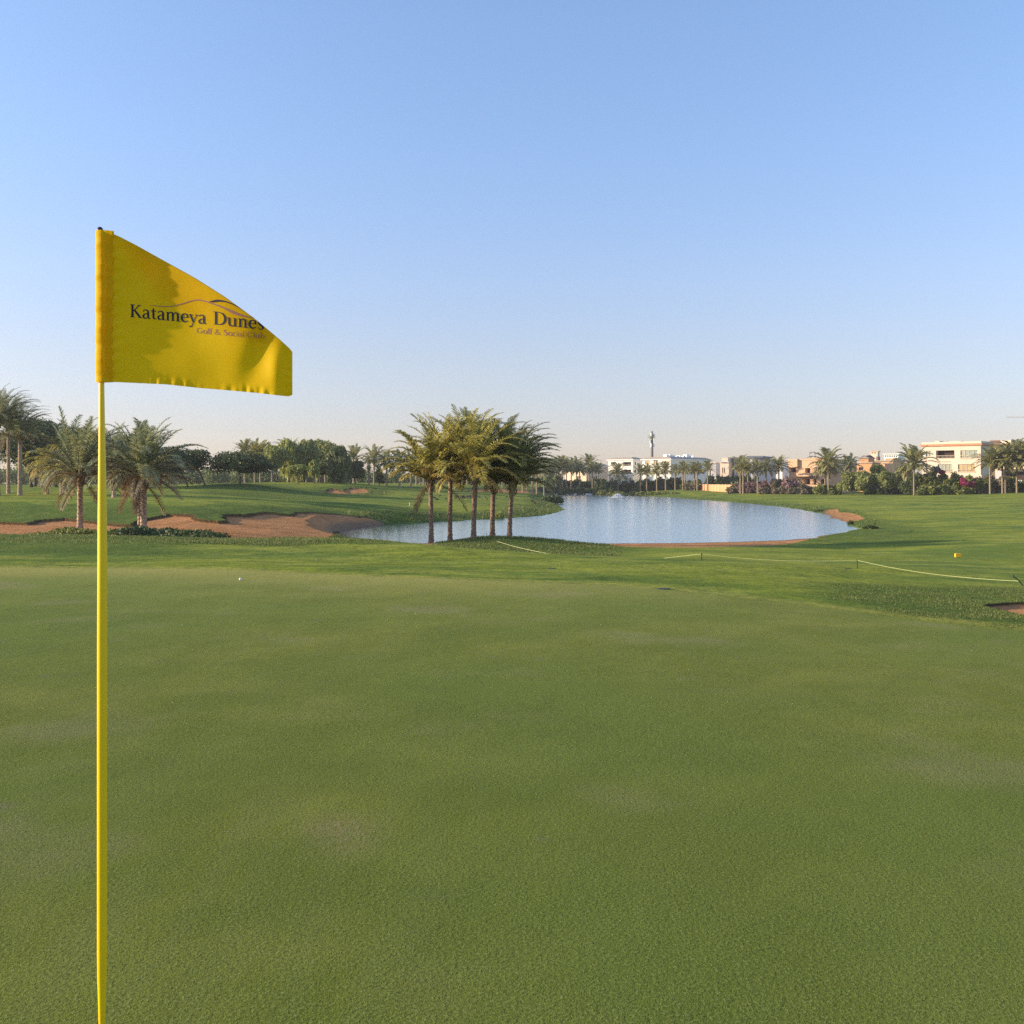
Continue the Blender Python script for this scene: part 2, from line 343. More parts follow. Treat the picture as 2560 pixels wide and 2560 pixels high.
# putting green: fine bent grass, patches of olive and bluish green, worn pale spots
pg = mixc(rng(n_mid, .32, .68), (.132, .162, .017), (.190, .208, .032))
pg = mixc(mul(rng(noise(1.0, 5.0, g.n('ShaderNodeMapping', {0: O, 3: (7.0, .45, 1.0)}).outputs[0]), .42, .66), .35), pg, (.165, .190, .050))
pg = mixc(rng(n_big, .35, .65), pg, (.112, .168, .024))
pg = mixc(mul(rng(noise(.8, 6.0, rough=.62),   .40, .56, 1.0, 0.0), .32), pg, (.078, .122, .016))
pg = mixc(mul(rng(noise(.55, 4.0), .54, .70), .6), pg, (.190, .190, .075))
pg = mixc(mul(rng(noise(1.7, 4.0), .66, .76), .5), pg, (.165, .140, .090))
pg = mixc(mul(rng(n_fine, .30, .50, .85, 0.0), attr('near')), pg, (.045, .056, .010))
pg = mixc(mul(mul(rng(n_fine, .52, .68), .7), attr('near')), pg, (.29, .32, .115))
pg = mixc(mul(rng(n_fine2, .32, .48, .5, 0.0), .8), pg, (.080, .090, .016))
fw = mixc(rng(n_mid, .3, .7), (.145, .190, .013), (.262, .282, .026))
fw = mixc(rng(n_far, .38, .62), fw, (.080, .150, .018))
fw = mixc(mul(rng(noise(.35, 6.0), .48, .62), .8), fw, (.250, .270, .036))
fw = mixc(mul(rng(noise(.16, 6.0, rough=.6), .52, .66), .75), fw, (.062, .120, .010))
fw = mixc(mul(rng(n_tuft, .35, .5, 1.0, 0.0), .45), fw, (.045, .085, .012))
ro = mixc(rng(n_tuft, .38, .62), (.046, .092, .011), (.140, .195, .030))
ro = mixc(mul(rng(noise(2.2, 5.0), .55, .7), .6), ro, (.190, .200, .060))
ro = mixc(rng(n_far, .4, .65, 0, .5), ro, (.045, .085, .014))
co = mixc(n_mid, (.24, .25, .040), (.30, .28, .060))
sa = mixc(rng(noise(.5, 6.0), .35, .65), (.42, .180, .064), (.52, .235, .095))
sa = mixc(mul(rng(noise(3.0, 6.0), .5, .7), .5), sa, (.30, .16, .09))
sa = mixc(rng(attr('wet'), 0, 1, 0, .75), sa, (.17, .12, .085))
lip_shade = (.020, .020, .010)  # shade under the overhanging turf lip, put in as a near-black colour
col = mixc(attr('rough'), fw, ro)
col = mixc(mul(attr('collar'), .9), col, co)
col = mixc(attr('green'), col, pg)
col = mixc(attr('edge'), col, (.30, .275, .065))  # low-sun brightening along the far edge, mixed in as a pale yellow
col = mixc(mul(attr('worn'), rng(n_fine2, .35, .6, .0, .8)), col, (.27, .20, .115))
col = mixc(attr('sand'), col, sa)
col = mixc(mul(attr('lip'), .9), col, lip_shade)
hb = add(mul(n_fine, .35), mul(n_fine2, .25))
hb = add(mul(hb, attr('near')), add(mul(mul(n_tuft, 1.0), add(.15, mul(attr('rough'), 1.3))), mul(noise(2.4, 4.0), .35)))
hb = add(hb, 0.0)
bp = g.n('ShaderNodeBump', {'Strength': 1.0, 'Distance': .04, 'Height': hb})
bp = g.n('ShaderNodeBump', {'Strength': mul(add(1.0, mul(attr('green'), -.85)), .9), 'Distance': .35, 'Height': noise(.42, 5.0, rough=.6), 'Normal': bp.outputs[0]})
b = g.n('ShaderNodeBsdfPrincipled', {'Base Color': col, 'Roughness': .9, 'Specular IOR Level': .03, 'Sheen Weight': add(.030, mul(attr('green'), .050)), 'Sheen Roughness': .5, 'Sheen Tint': (.95, .85, .38, 1), 'Normal': bp.outputs[0]})
g.n('ShaderNodeOutputMaterial', {0: b.outputs[0]})
wet = sstep(1.6, .2, dl)
wx, wy = XX.ravel(), YY.ravel()
worn = np.exp(-(((wx+.77+.25*(wy-4.63))/.17)**2+((wy-4.66)/.16)**2)**1.2)+.5*np.exp(-(((wx-.1)/.16)**2+((wy-4.2)/.05)**2))+.6*np.exp(-(((wx-5.05)/.35)**2+((wy-10.15)/.05)**2))
near = np.interp(RR.ravel(), [0, 8, 16, 40], [1, .85, .4, .1])
me = mesh_np('ground', V, [Fq, Ft], gm, {k: pad(a) for k, a in dict(green=green, collar=collar, sand=sand, rough=rough, lip=lip*(1-green), wet=wet, near=near, edge=edge_sun, worn=worn).items()}, smooth=True)
tag(obj('ground', me), kind='structure')

# ---------------------------------------------------------------- water
wm = mat('lake_water'); g = NT(wm)
tc = g.n('ShaderNodeTexCoord'); O = tc.outputs['Object']
mp = g.n('ShaderNodeMapping', {0: O, 3: (1.0, 1.6, 1.0)}).outputs[0]
rip = add(mul(noise(1.1, 4.0, mp), .9), mul(noise(3.2, 3.0, mp), .7)); rip2 = noise(11.0, 2.0, mp); patch = rng(noise(.05, 5.0, rough=.6), .38, .62, .15, 1.25)
calm = g.n('ShaderNodeMapRange', {0: g.n('ShaderNodeSeparateXYZ', {0: O}).outputs[0], 1: -16.0, 2: 3.0, 3: .12, 4: 1.0}).outputs[0]
h = mul(add(mul(rip, 1.0), mul(rip2, .25)), mul(patch, calm))
bp = g.n('ShaderNodeBump', {'Strength': .7, 'Distance': .055, 'Height': h})
gl = g.n('ShaderNodeBsdfGlossy', {'Color': (.90, .97, 1.0, 1), 'Roughness': g.n('ShaderNodeMapRange', {0: calm, 1: .12, 2: 1.0, 3: .03, 4: .15}).outputs[0], 'Normal': bp.outputs[0]}); df = g.n('ShaderNodeBsdfDiffuse', {'Color': (.05, .10, .17, 1)})
lw_ = g.n('ShaderNodeLayerWeight', {'Blend': .5}); fr = g.n('ShaderNodeMapRange', {0: lw_.outputs[1], 1: .3, 2: .98, 3: .12, 4: .97})
ms = g.n('ShaderNodeMixShader', {0: fr.outputs[0], 1: df.outputs[0], 2: gl.outputs[0]})
g.n('ShaderNodeOutputMaterial', {0: ms.outputs[0]})
big = [tuple(p) for p in lake_a]
cx, cy = lake_a.mean(0)
import mathutils
bmv = []
me = bpy.data.meshes.new('lake_water')
xs = np.linspace(lake_a[:, 0].min()-2, lake_a[:, 0].max()+2, 60); ys = np.linspace(lake_a[:, 1].min()-2, lake_a[:, 1].max()+2, 60)
gx, gy = np.meshgrid(xs, ys); idx = np.arange(3600).reshape(60, 60)
fq = np.stack([idx[:-1, :-1], idx[:-1, 1:], idx[1:, 1:], idx[1:, :-1]], -1).reshape(-1, 4)
# keep only cells near the lake outline or inside it
cxs = (gx[:-1, :-1]+gx[1:, 1:])/2; cys = (gy[:-1, :-1]+gy[1:, 1:])/2
kd = sdf(cxs.ravel(), cys.ravel(), lake_a); fq = fq[kd < 5]
me = mesh_np('water', np.stack([gx.ravel(), gy.ravel(), np.full(3600, WZ)], -1), fq, wm)
tag(obj('water', me), kind='structure')

# ---------------------------------------------------------------- vegetation builders
def nrm(a): return a/(np.linalg.norm(a, axis=-1, keepdims=True)+1e-9)
def fronds(seed, nf, L, nl, lw, ll, etop, ebot, droop, p=.8, wind=0.0, dry_from=.7, curl=1.0):
    rs = np.random.RandomState(seed); Vs = []; Fs = []; D = []; base = 0; K = 12
    for i in range(nf):
        t = (i+.5)/nf; az = i*2.39996+rs.uniform(-.35, .35)
        el = R(etop+(ebot-etop)*t**p+rs.uniform(-9, 9)); Lf = L*(.82+.25*math.sin(math.pi*min(1, t+.15)))*rs.uniform(.86, 1.08)
        d = np.array((math.cos(az)*math.cos(el), math.sin(az)*math.cos(el), math.sin(el)))
        p0 = np.array((math.cos(az)*.12, math.sin(az)*.12, -t*.35)); pts = [p0]; tans = []
        dr = droop*rs.uniform(.7, 1.35); sw = rs.uniform(-.05, .05)
        for k in range(K):
            tans.append(d.copy()); pts.append(pts[-1]+d*Lf/K)
            d = d+np.array((wind, 0, 0))*(k/K)*.25+np.array((-math.sin(az), math.cos(az), 0))*sw
            d[2] -= dr*(.04+.20*(k/K)**1.2)*curl*(1.0 if d[2] > -.9 else .2); d /= np.linalg.norm(d)
        tans.append(d); pts = np.array(pts); tans = nrm(np.array(tans))
        dryf = np.clip((t-dry_from)/(1-dry_from), 0, 1)*rs.uniform(.5, 1.0) if t > dry_from else rs.uniform(0, .12)
        # rachis: a three-sided tapering rod
        side = nrm(np.cross(tans, np.array((0, 0, 1.0))+rs.uniform(-.05, .05, 3))); up = nrm(np.cross(side, tans))
        wr = (.045*(1-np.linspace(0, 1, K+1))+.008)[:, None]*L/3.8
        ring = np.stack([pts+side*wr, pts-side*wr, pts-up*wr*1.2], 1).reshape(-1, 3)
        q = []
        for k in range(K):
            for a in range(3):
                b2 = (a+1) % 3; q.append((k*3+a, k*3+b2, (k+1)*3+b2, (k+1)*3+a))
        Vs.append(ring); Fs.append(('q', np.array(q)+base)); D.append(np.full(len(ring), min(1, dryf+.25))); base += len(ring)
        # leaflets
        s = np.linspace(.14, .985, nl); kk = s*K; k0 = np.minimum(kk.astype(int), K-1); f = (kk-k0)[:, None]
        pp = pts[k0]*(1-f)+pts[k0+1]*f; tt = nrm(tans[k0]*(1-f)+tans[k0+1]*f); sd_ = nrm(side[k0]*(1-f)+side[k0+1]*f); uu = nrm(np.cross(sd_, tt))
        prof = (np.sin(np.pi*np.clip(s*.86+.10, 0, 1))**.65)[:, None]
        for sgn in (-1, 1):
            fw_ = (.42+.6*s)[:, None]
            dd = nrm(tt*fw_+sd_*sgn*(1.1-.35*s[:, None])+uu*(.30+rs.uniform(-.25, .25, (nl, 1)))+rs.uniform(-.12, .12, (nl, 3))+np.array((wind, 0, 0))*.25)
            ln = ll*prof*rs.uniform(.8, 1.12, (nl, 1))
            a0 = pp-tt*lw/2; a1 = pp+tt*lw/2
            mid = pp+dd*ln*.55; tip = pp+dd*ln+np.array((0, 0, -1.0))*ln*(.18+.25*dryf)
            wv = nrm(np.cross(dd, uu))*lw*.42
            v = np.stack([a0, a1, mid+wv, mid-wv, tip], 1).reshape(-1, 3); b_ = base+np.arange(nl)*5
            Vs.append(v); Fs.append(('q', np.stack([b_, b_+1, b_+2, b_+3], 1))); Fs.append(('t', np.stack([b_+3, b_+2, b_+4], 1)))
            D.append(np.full(len(v), dryf)); base += len(v)
    return np.vstack(Vs), [np.vstack([a for k, a in Fs if k == 'q']), np.vstack([a for k, a in Fs if k == 't'])], np.concatenate(D)
def palm_trunk(seed, h, r0, r1, lean=(0, 0), rows=60, seg=14, boots=.12):
    rs = np.random.RandomState(seed); zz = np.linspace(0, 1, rows); a = np.arange(seg)/seg*2*np.pi
    Z, A = np.meshgrid(zz, a, indexing='ij')
    rad = r0+(r1-r0)*Z+.35*r0*np.exp(-Z*h/.25)+.28*r1*np.exp(-(1-Z)*h/.35)
    ph = Z*h*5.0
    rad = rad*(1+boots*(np.mod(ph+A/(2*np.pi)*3, 1)-.5)*(.6+.8*np.abs(np.sin(A*2.5+np.floor(ph)*1.3)))+boots*.35*rs.uniform(-1, 1, Z.shape))
    x = rad*np.cos(A)+lean[0]*Z**1.6; y = rad*np.sin(A)+lean[1]*Z**1.6
    V = np.stack([x, y, Z*h], -1).reshape(-1, 3); I = np.arange(rows*seg).reshape(rows, seg); J = np.roll(I, -1, 1)
    return V, np.stack([I[:-1], J[:-1], J[1:], I[1:]], -1).reshape(-1, 4)
M = {}
M['palm'] = foliage('palm_leaf', (.080, .105, .032), (.38, .39, .120), (.36, .26, .10), .38, .5)
M['palmgold_lit'] = foliage('palm_leaf_golden_lit', (.180, .185, .038), (.74, .64, .150), (.46, .30, .09), .40, .5)  # gold leaf; also carries painted sunlight on the mound's left and middle crowns
M['palmfar'] = foliage('palm_leaf_pale', (.150, .165, .058), (.46, .44, .170), (.36, .28, .14), .36, .3)
M['palmgrey'] = foliage('palm_leaf_grey', (.130, .160, .070), (.44, .46, .230), (.34, .25, .15), .34, .3)
M['dry'] = foliage('dry_frond', (.22, .150, .085), (.36, .26, .15), None, .25, .6)
M['trunk'] = simple('palm_bark', (.27, .175, .115), .9, .75, 11.0, .8, 22)
M['trunklit'] = simple('palm_bark_sunlit', (.40, .29, .20), .9, .6, 11.0, .8, 22)  # lighter bark copy: sunlight on the left palms' trunks is in the colour
M['trunkfar'] = simple('palm_bark_pale', (.30, .23, .15), .9, .25, 2.0)
M['bark'] = simple('bark', (.085, .062, .045), .9, .3, 4.0, .4, 10)
M['olive'] = foliage('leaf_olive', (.120, .150, .036), (.42, .43, .130), None, .35, .45)
M['willow'] = foliage('leaf_willow', (.170, .200, .036), (.50, .50, .120), None, .35, .45)
M['dark'] = foliage('leaf_dark', (.034, .056, .016), (.135, .170, .052), None, .25, .45)
M['mid'] = foliage('leaf_mid', (.070, .100, .026), (.220, .250, .080), None, .3, .5)
M['bush'] = foliage('leaf_bush', (.070, .105, .018), (.30, .30, .065), None, .3, .8)
M['bushdry'] = foliage('leaf_bush_brown', (.130, .105, .055), (.300, .235, .130), None, .3, .8)
M['bougain'] = foliage('leaf_bougainvillea', (.150, .090, .085), (.38, .23, .22), None, .3, .8)
M['pink'] = foliage('flower_pink', (.30, .030, .090), (.50, .085, .19), None, .3, 1.5)
M['hedge'] = foliage('leaf_hedge', (.032, .056, .014), (.105, .140, .036), None, .2, .8)

def leaves(seed, clumps, n, size, hang=0.0, shell=.55, flat=0.0, asp=.55):
    """leaf cards spread through a set of ellipsoidal clumps (cx,cy,cz,rx,ry,rz)"""
    rs = np.random.RandomState(seed); cl = np.array(clumps, float)
    wt = (cl[:, 3]*cl[:, 4]*cl[:, 5])**.67; k = rs.choice(len(cl), n, p=wt/wt.sum()); c = cl[k]
    d = nrm(rs.normal(size=(n, 3))); r = shell+(1-shell)*rs.rand(n)**.6; r *= 1+.16*np.sin(d[:, 0]*7+k)*np.sin(d[:, 2]*6+k*2)+.08*rs.normal(size=n)
    p = c[:, :3]+d*r[:, None]*c[:, 3:6]
    if hang: p[:, 2] -= hang*rs.rand(n)**2.2*(1+.5*np.sin(p[:, 0]*3+p[:, 1]*2))
    nn = nrm(rs.normal(size=(n, 3))+d*.7+np.array((0, 0, flat))); t = nrm(np.cross(nn, rs.normal(size=(n, 3))+(np.array((0, 0, 0.0)))))
    if hang: t = nrm(t*.35+np.array((0, 0, -1.0))); 
    b2 = nrm(np.cross(nn, t)); s = size*rs.uniform(.6, 1.35, (n, 1))
    if hang: a = 1.5
    else: a = 1.0
    V = np.stack([p-t*s*a, p-b2*s*asp, p+t*s*a, p+b2*s*asp], 1).reshape(-1, 3); i = np.arange(n)*4
    return V, np.stack([i, i+1, i+2, i+3], 1)
def limb_tree(rs, h, trunk_r, lean, tips, fork=.45, bend=.15):
    mb = MB(); f0 = np.array((lean[0]*fork, lean[1]*fork, h*fork))
    n = 7; pts = []; 
    for i in range(n):
        t = i/(n-1); pts.append(f0*t+np.array((math.sin(t*5+rs.rand()*.3)*bend*trunk_r*4*t, 0, 0)))
    mb.tube(pts, [trunk_r*(1.25 if i == 0 else 1-.35*i/(n-1)) for i in range(n)], 8)
    for tp in tips:
        tp = np.array(tp, float); m1 = pts[-1]*.6+tp*.4+rs.uniform(-.3, .3, 3)*h*.05; 
        mb.tube([pts[-1]-np.array((0, 0, .1)), m1, (m1+tp)/2+rs.uniform(-.3, .3, 3)*h*.06, tp], [trunk_r*.55, trunk_r*.4, trunk_r*.25, trunk_r*.1], 6)
    return mb
def tree(name, label, cat, u, Y, vtop, kind, seed, wpx=None, group=None, vbase=None, trunk_u=None, mt=None, n=4500, size=None, lean=0, clear=.3, hang=0, nclump=14, flat=0, fork=None, spread=1.0):
    """u: crown centre column, wpx crown width in photo pixels at distance Y"""
    if vbase is not None: Y = hitz(trunk_u or u, vbase, Y*.8, Y*1.3, zt)
    xb = X(trunk_u or u, Y); zb = zt(xb, Y); h = Zv(vtop, Y)-zb; W_ = (wpx/F*Y)/2; cxo = X(u, Y)-xb
    rs = np.random.RandomState(seed)
    root = empty(name, (xb, Y, zb), label, cat, group)
    z0 = h*clear; hh = h-z0; cl = []
    for i in range(nclump):
        a = rs.rand()*6.283; t = rs.rand(); zz = z0+hh*(.22+.62*t); env = math.sqrt(max(.05, 1-((t-.35)/.75)**2)) if not flat else (1.0-.45*t)
        rr_ = W_*.72*env*math.sqrt(rs.rand())*spread
        cr = W_*rs.uniform(.26, .46); cz = cr*(.75 if not flat else .4)
        cl.append((cxo+rr_*math.cos(a), rr_*math.sin(a), min(zz, h-cz*.9), cr, cr, cz))
    if flat:
        for i in range(nclump):
            a = i*2.4; rr_ = W_*.85*math.sqrt((i+.5)/nclump); zt_ = h-(hh*.45)*(rr_/W_)**2-hh*.14
            cl.append((cxo+rr_*math.cos(a), rr_*math.sin(a), zt_-rs.rand()*hh*.25, W_*.27, W_*.27, hh*.15))
    else: cl.append((cxo, 0, z0+hh*.55, W_*.6, W_*.6, hh*.36)); cl.append((cxo+W_*.1*rs.randn(), 0, h-hh*.22, W_*.38, W_*.38, hh*.2))
    sz = size or max(.16, Y*.0011)
    Vv, Ff = leaves(seed+1, cl, n, sz, hang=hang*hh, flat=flat)
    obj('crown', mesh_np('crown', Vv, Ff, mt), root)
    tips = [(c[0], c[1], c[2]) for c in cl[:7]]
    limb_tree(rs, h, max(.09, h*.022), (lean, 0), tips, fork or max(.16, clear*.95)).build('trunk', M['bark'], root, smooth=True)
    return root
def bush(name, label, cat, cl, loc, n, size, mt, seed, group=None, hang=0, shell=.45):
    o = obj(name, mesh_np(name, *leaves(seed, cl, n, size, hang=hang, shell=shell), mt), None, loc)
    return tag(o, label, cat, group)

# ---------------------------------------------------------------- near date palms
def palm(label, u, vbase, vcb, Ls, seed, y0, group, Y=None, nf=62, ut=None, mt='palm', etop=84, ebot=24, droop=1.0, wind=.25, dry=.72, r0=.132, nl=40, skirt=0, p=.8, name='date_palm', boots=.26, ll=.60):
    if Y is None: Y = hitz(u, vbase, y0, y0*1.6, zt)
    x = X(u, Y); zb = zt(x, Y); root = empty(name, (x, Y, zb), label, 'palm tree', group)
    ut = u if ut is None else ut; h = Zv(vcb, Y)-zb; lx = X(ut, Y)-x
    Vt, Ft_ = palm_trunk(seed, h, r0, r0*.82, (lx, 0), rows=int(h*16), seg=16, boots=boots)
    obj('trunk', mesh_np('trunk', Vt, Ft_, M['trunk' if group == G5 else 'trunklit'], smooth=False), root)
    Vc, Fc, D = fronds(seed, int(nf*1.0), Ls*.93, nl, .062, ll*.92, etop, ebot, droop, p, wind, dry)
    obj('crown', mesh_np('crown', Vc, Fc, M[mt], {'dry': D}), root, (lx, 0, h))
    if skirt:
        Vd, Fd, D = fronds(seed+50, skirt, Ls*.72, nl-8, .055, ll*.75, -5, -55, .8, 1, wind*.5, 0)
        obj('dry_fronds', mesh_np('dry_fronds', Vd, Fd, M['dry'], {'dry': D}), root, (lx, 0, h-.25))
    # stubs of cut fronds around the top of the trunk
    mb = MB(); rs = np.random.RandomState(seed)
    for i in range(26):
        a = i*2.4; z0 = h-.9+.9*i/26; r = r0*.8
        mb.tube([(lx+math.cos(a)*r*.6, math.sin(a)*r*.6, z0-.05), (lx+math.cos(a)*(r+.10), math.sin(a)*(r+.10), z0+.14), (lx+math.cos(a)*(r+.13), math.sin(a)*(r+.13), z0+.30)], [.06, .045, .03], 5)
    mb.build('frond_stubs', M['dry'], root)
    return root
G5 = 'date palms on the near lake bank'
palm('date palm at the left end of the row of trunks on the mound', 1078, 1343.5, 1188, 3.5, 11, 50, G5, Y=58, nf=46, skirt=2, wind=.1, ut=1076, mt='palmgold_lit', etop=84, r0=.135)
palm('golden date palm second from the left on the mound by the lake', 1125, 1343, 1164, 3.75, 12, 50, G5, Y=59, mt='palmgold_lit', nf=56, ut=1127, r0=.13)
palm('tallest golden date palm in the middle of the row on the mound', 1184, 1341, 1170, 4.25, 13, 50, G5, Y=57.5, mt='palmgold_lit', nf=58, ut=1188, wind=.3, ebot=6, r0=.14)
palm('date palm fourth from the left on the mound with the lowest crown', 1231, 1340, 1196, 3.2, 14, 50, G5, Y=60, nf=42, ut=1234, skirt=0, r0=.145)
palm('dark trunked date palm at the right end of the row on the mound', 1274, 1340, 1198, 3.5, 15, 50, G5, Y=59, nf=52, ut=1282, skirt=0, wind=.35)
palm('tall green date palm growing just behind the tallest golden one', 1186, 1352, 1128, 3.1, 16, 50, G5, Y=62, nf=50, wind=.6, ut=1196, r0=.10)
palm('date palm with broad dark crown just behind the right end palm', 1275, 1352, 1164, 3.7, 17, 50, G5, Y=62.5, nf=58, wind=.75, ut=1288, r0=.10)
GL_ = 'date palms beside the left bunker'
palm('slender date palm with upright feathery crown just left of the yellow pole', 200, 1320, 1176, 3.7, 21, 50, GL_, Y=57, mt='palmgrey', nf=46, etop=84, ebot=12, droop=.95, skirt=4, r0=.155, p=1.0)
palm('full crowned date palm with paler trunk just right of the yellow pole', 359, 1329, 1184, 3.75, 22, 50, GL_, Y=56, mt='palmgrey', nf=58, ebot=12, droop=1.0, skirt=4, r0=.175, wind=.15)
palm('thinner second palm trunk directly behind the palm right of the pole', 350, 1318, 1178, 3.5, 23, 50, GL_, Y=59.5, mt='palmgrey', nf=36, ebot=0, skirt=3, r0=.13)
palm('small dark palm half hidden behind the pole and the full crowned palm', 285, 1225, 1146, 4.2, 24, 90, GL_, Y=104, mt='palmgrey', nf=44, skirt=12, r0=.18)
GF = 'tall palms at the far left'
palm('palm cut by the left picture edge with high blue grey crown', -4, 1218, 1050, 4.8, 31, 100, GF, Y=108, mt='palmgrey', nf=56, r0=.18, nl=34)
palm('tall palm second from the left edge with wind combed grey crown', 21, 1216, 1062, 4.8, 32, 100, GF, Y=112, mt='palmgrey', nf=60, r0=.19, nl=34, skirt=4, wind=.4)
palm('tall palm third from the left edge with warm brown trunk', 50, 1218, 1092, 4.6, 33, 100, GF, Y=109, mt='palmgrey', nf=60, r0=.22, nl=34, wind=.5)
palm('dark trunked palm between the curved tree trunks at the left', 118, 1222, 1140, 3.6, 34, 100, GF, Y=112, mt='palmgold_lit', nf=34, etop=50, ebot=-40, r0=.18, nl=34, skirt=8)
palm('shorter palm with drooping tan crown left of the yellow pole', 155, 1224, 1152, 3.6, 35, 100, GF, Y=110, mt='palmgold_lit', nf=34, etop=50, ebot=-50, r0=.21, nl=34, skirt=12)

# ---------------------------------------------------------------- distant palms: a few shapes, many copies
FV = []
for i, (nf, mt, eb, dr, wd, pp) in enumerate([(36, 'palmfar', -5, 1.0, .15, .85), (32, 'palmfar', 2, 1.0, .3, .95), (40, 'palmfar', -18, 1.0, .2, .85), (38, 'palmgrey', -10, 1.0, .3, .8),
                                              (40, 'palmgrey', -20, 1.0, .1, .8), (28, 'palmfar', 0, .8, .1, 1.0), (40, 'palmgold_lit', -15, 1.0, .25, .8)]):
    Vc, Fc, D = fronds(200+i, nf, 3.6, 22, .17, .75, 82, eb, dr, pp, wd, .75)
    FV.append(mesh_np('crown', Vc, Fc, M[mt], {'dry': D}))
Vt, Ft_ = palm_trunk(5, 1.0, .17, .14, rows=14, seg=8, boots=0.05); Vt[:, 2] = np.clip(Vt[:, 2], 0, 1)
rad_ = np.hypot(Vt[:, 0], Vt[:, 1]); Vt[:, :2] *= (np.minimum(rad_, .19)/rad_)[:, None]
FT = mesh_np('trunk', Vt, Ft_, M['trunkfar'], smooth=True)
def farpalm(label, u, vb, vt, Y, var, group, sc_=1.0, rot=0.0):
    if vb is not None: Y = hitz(u, vb, Y*.82, Y*1.25, zt)
    x = X(u, Y); zb = zt(x, Y); H = Zv(vt, Y)-zb; cr = sc_*min(1.25, max(.6, Y/F*30/1.0/3.3)); cs_ = sc_*np.clip(H/9.5, .55, 1.25)
    root = empty('date_palm', (x, Y, zb), label, 'palm tree', group)
    t = obj('trunk', FT, root); ht = H-3.0*cs_; t.scale = (1.05, 1.05, max(ht, 1.2))
    c = obj('crown', FV[var], root, (0, 0, max(ht, 1.2))); c.scale = (cs_*.95,)*3; c.rotation_euler = (0, 0, rot or random.uniform(0, 6.28))
    return root
GR = 'palms along the far shore of the lake'
FARP = [
 (1379,None,1140,318,3,'grey palm nearest the dark crowns in the far shore cluster'),(1390,None,1136,326,4,'second grey palm of the far shore cluster behind the peninsula'),
 (1406,None,1134,322,0,'tall slim palm at the left of the far shore cluster'),(1416,None,1146,330,2,'low palm between two taller ones in the far shore cluster'),
 (1428,None,1142,334,3,'thin palm in the middle of the far shore cluster'),(1441,1218,1137,322,2,'full crowned palm left of the tallest far shore cluster palm'),
 (1449,None,1148,336,4,'small dim palm just left of the tallest far shore cluster palm'),(1473,1220,1131,322,0,'tallest palm of the far shore cluster standing near the water'),
 (1481,None,1150,338,3,'palm tucked behind the tallest far shore cluster palm'),(1495,1221,1154,322,5,'short spiky palm beside the dark bush on the far shore'),
 (1545,None,1152,318,2,'palm in front of the white house with balconies'),(1601,None,1158,318,5,'palm in front of the blue shaded side of the white house'),
 (1617,None,1158,316,1,'palm left of the telecom mast in the far row'),(1642,None,1152,314,2,'palm right of the telecom mast in the far row'),
 (1664,None,1149,312,0,'palm before the lit half of the long white house'),(1688,None,1158,309,5,'short palm before the grey roofed shaded half of the long house'),
 (1707,None,1149,306,2,'left palm of the close pair before the grey roofed house'),(1712,None,1152,303,1,'right palm of the close pair before the grey roofed house'),
 (1736,None,1151,297,0,'left palm of the pair at the start of the orange wall'),(1743,None,1153,295,1,'right palm of the pair at the start of the orange wall'),
 (1769,None,1148,292,5,'single palm standing in front of the orange wall'),
 (1851,None,1134,262,0,'tall palm at the left of the trio right of the dark hedge'),(1858,None,1144,259,1,'middle palm of the trio right of the dark hedge'),
 (1870,None,1146,268,2,'rear palm of the trio right of the dark hedge'),(1894,None,1147,258,5,'single palm before the purple bougainvillea'),
 (1915,None,1143,268,2,'palm behind the bougainvillea in front of the plain grey wall'),(1947,None,1135,262,0,'tallest palm behind the bougainvillea, next to the peach villa'),
]
for k, (u, vb, vt, Y, var, lb) in enumerate(FARP): farpalm(lb, u, vb, vt, Y, var, GR)
GV = 'large palms in front of the villas'
for u, vb, vt, Y, var, lb, s in [
 (2063,None,1138,247,2,'shorter palm of the pair before the peach villa',1.1),(2071,None,1110,244,0,'taller palm of the pair before the peach villa',1.2),
 (2122,None,1131,262,3,'dark palm rising behind the round bushes beside the peach villa',1.0),(2285,None,1104,221,2,'large palm at the left corner of the cream villa',1.3),
 (2475,None,1114,211,1,'palm at the right corner of the cream villa',1.1),(2513,None,1101,211,2,'leaning crowned palm before the brown building at right',1.2),
 (2506,None,1106,213,6,'palm with reddish trunk behind the one before the brown building',1.0),(2542,None,1089,212,0,'tallest palm near the right picture edge',1.25),
 (2572,None,1094,210,2,'palm cut by the right picture edge',1.25)]:
    farpalm(lb, u, vb, vt, Y, var, GV, s)
GB = 'palms in the belt behind the far fairway'
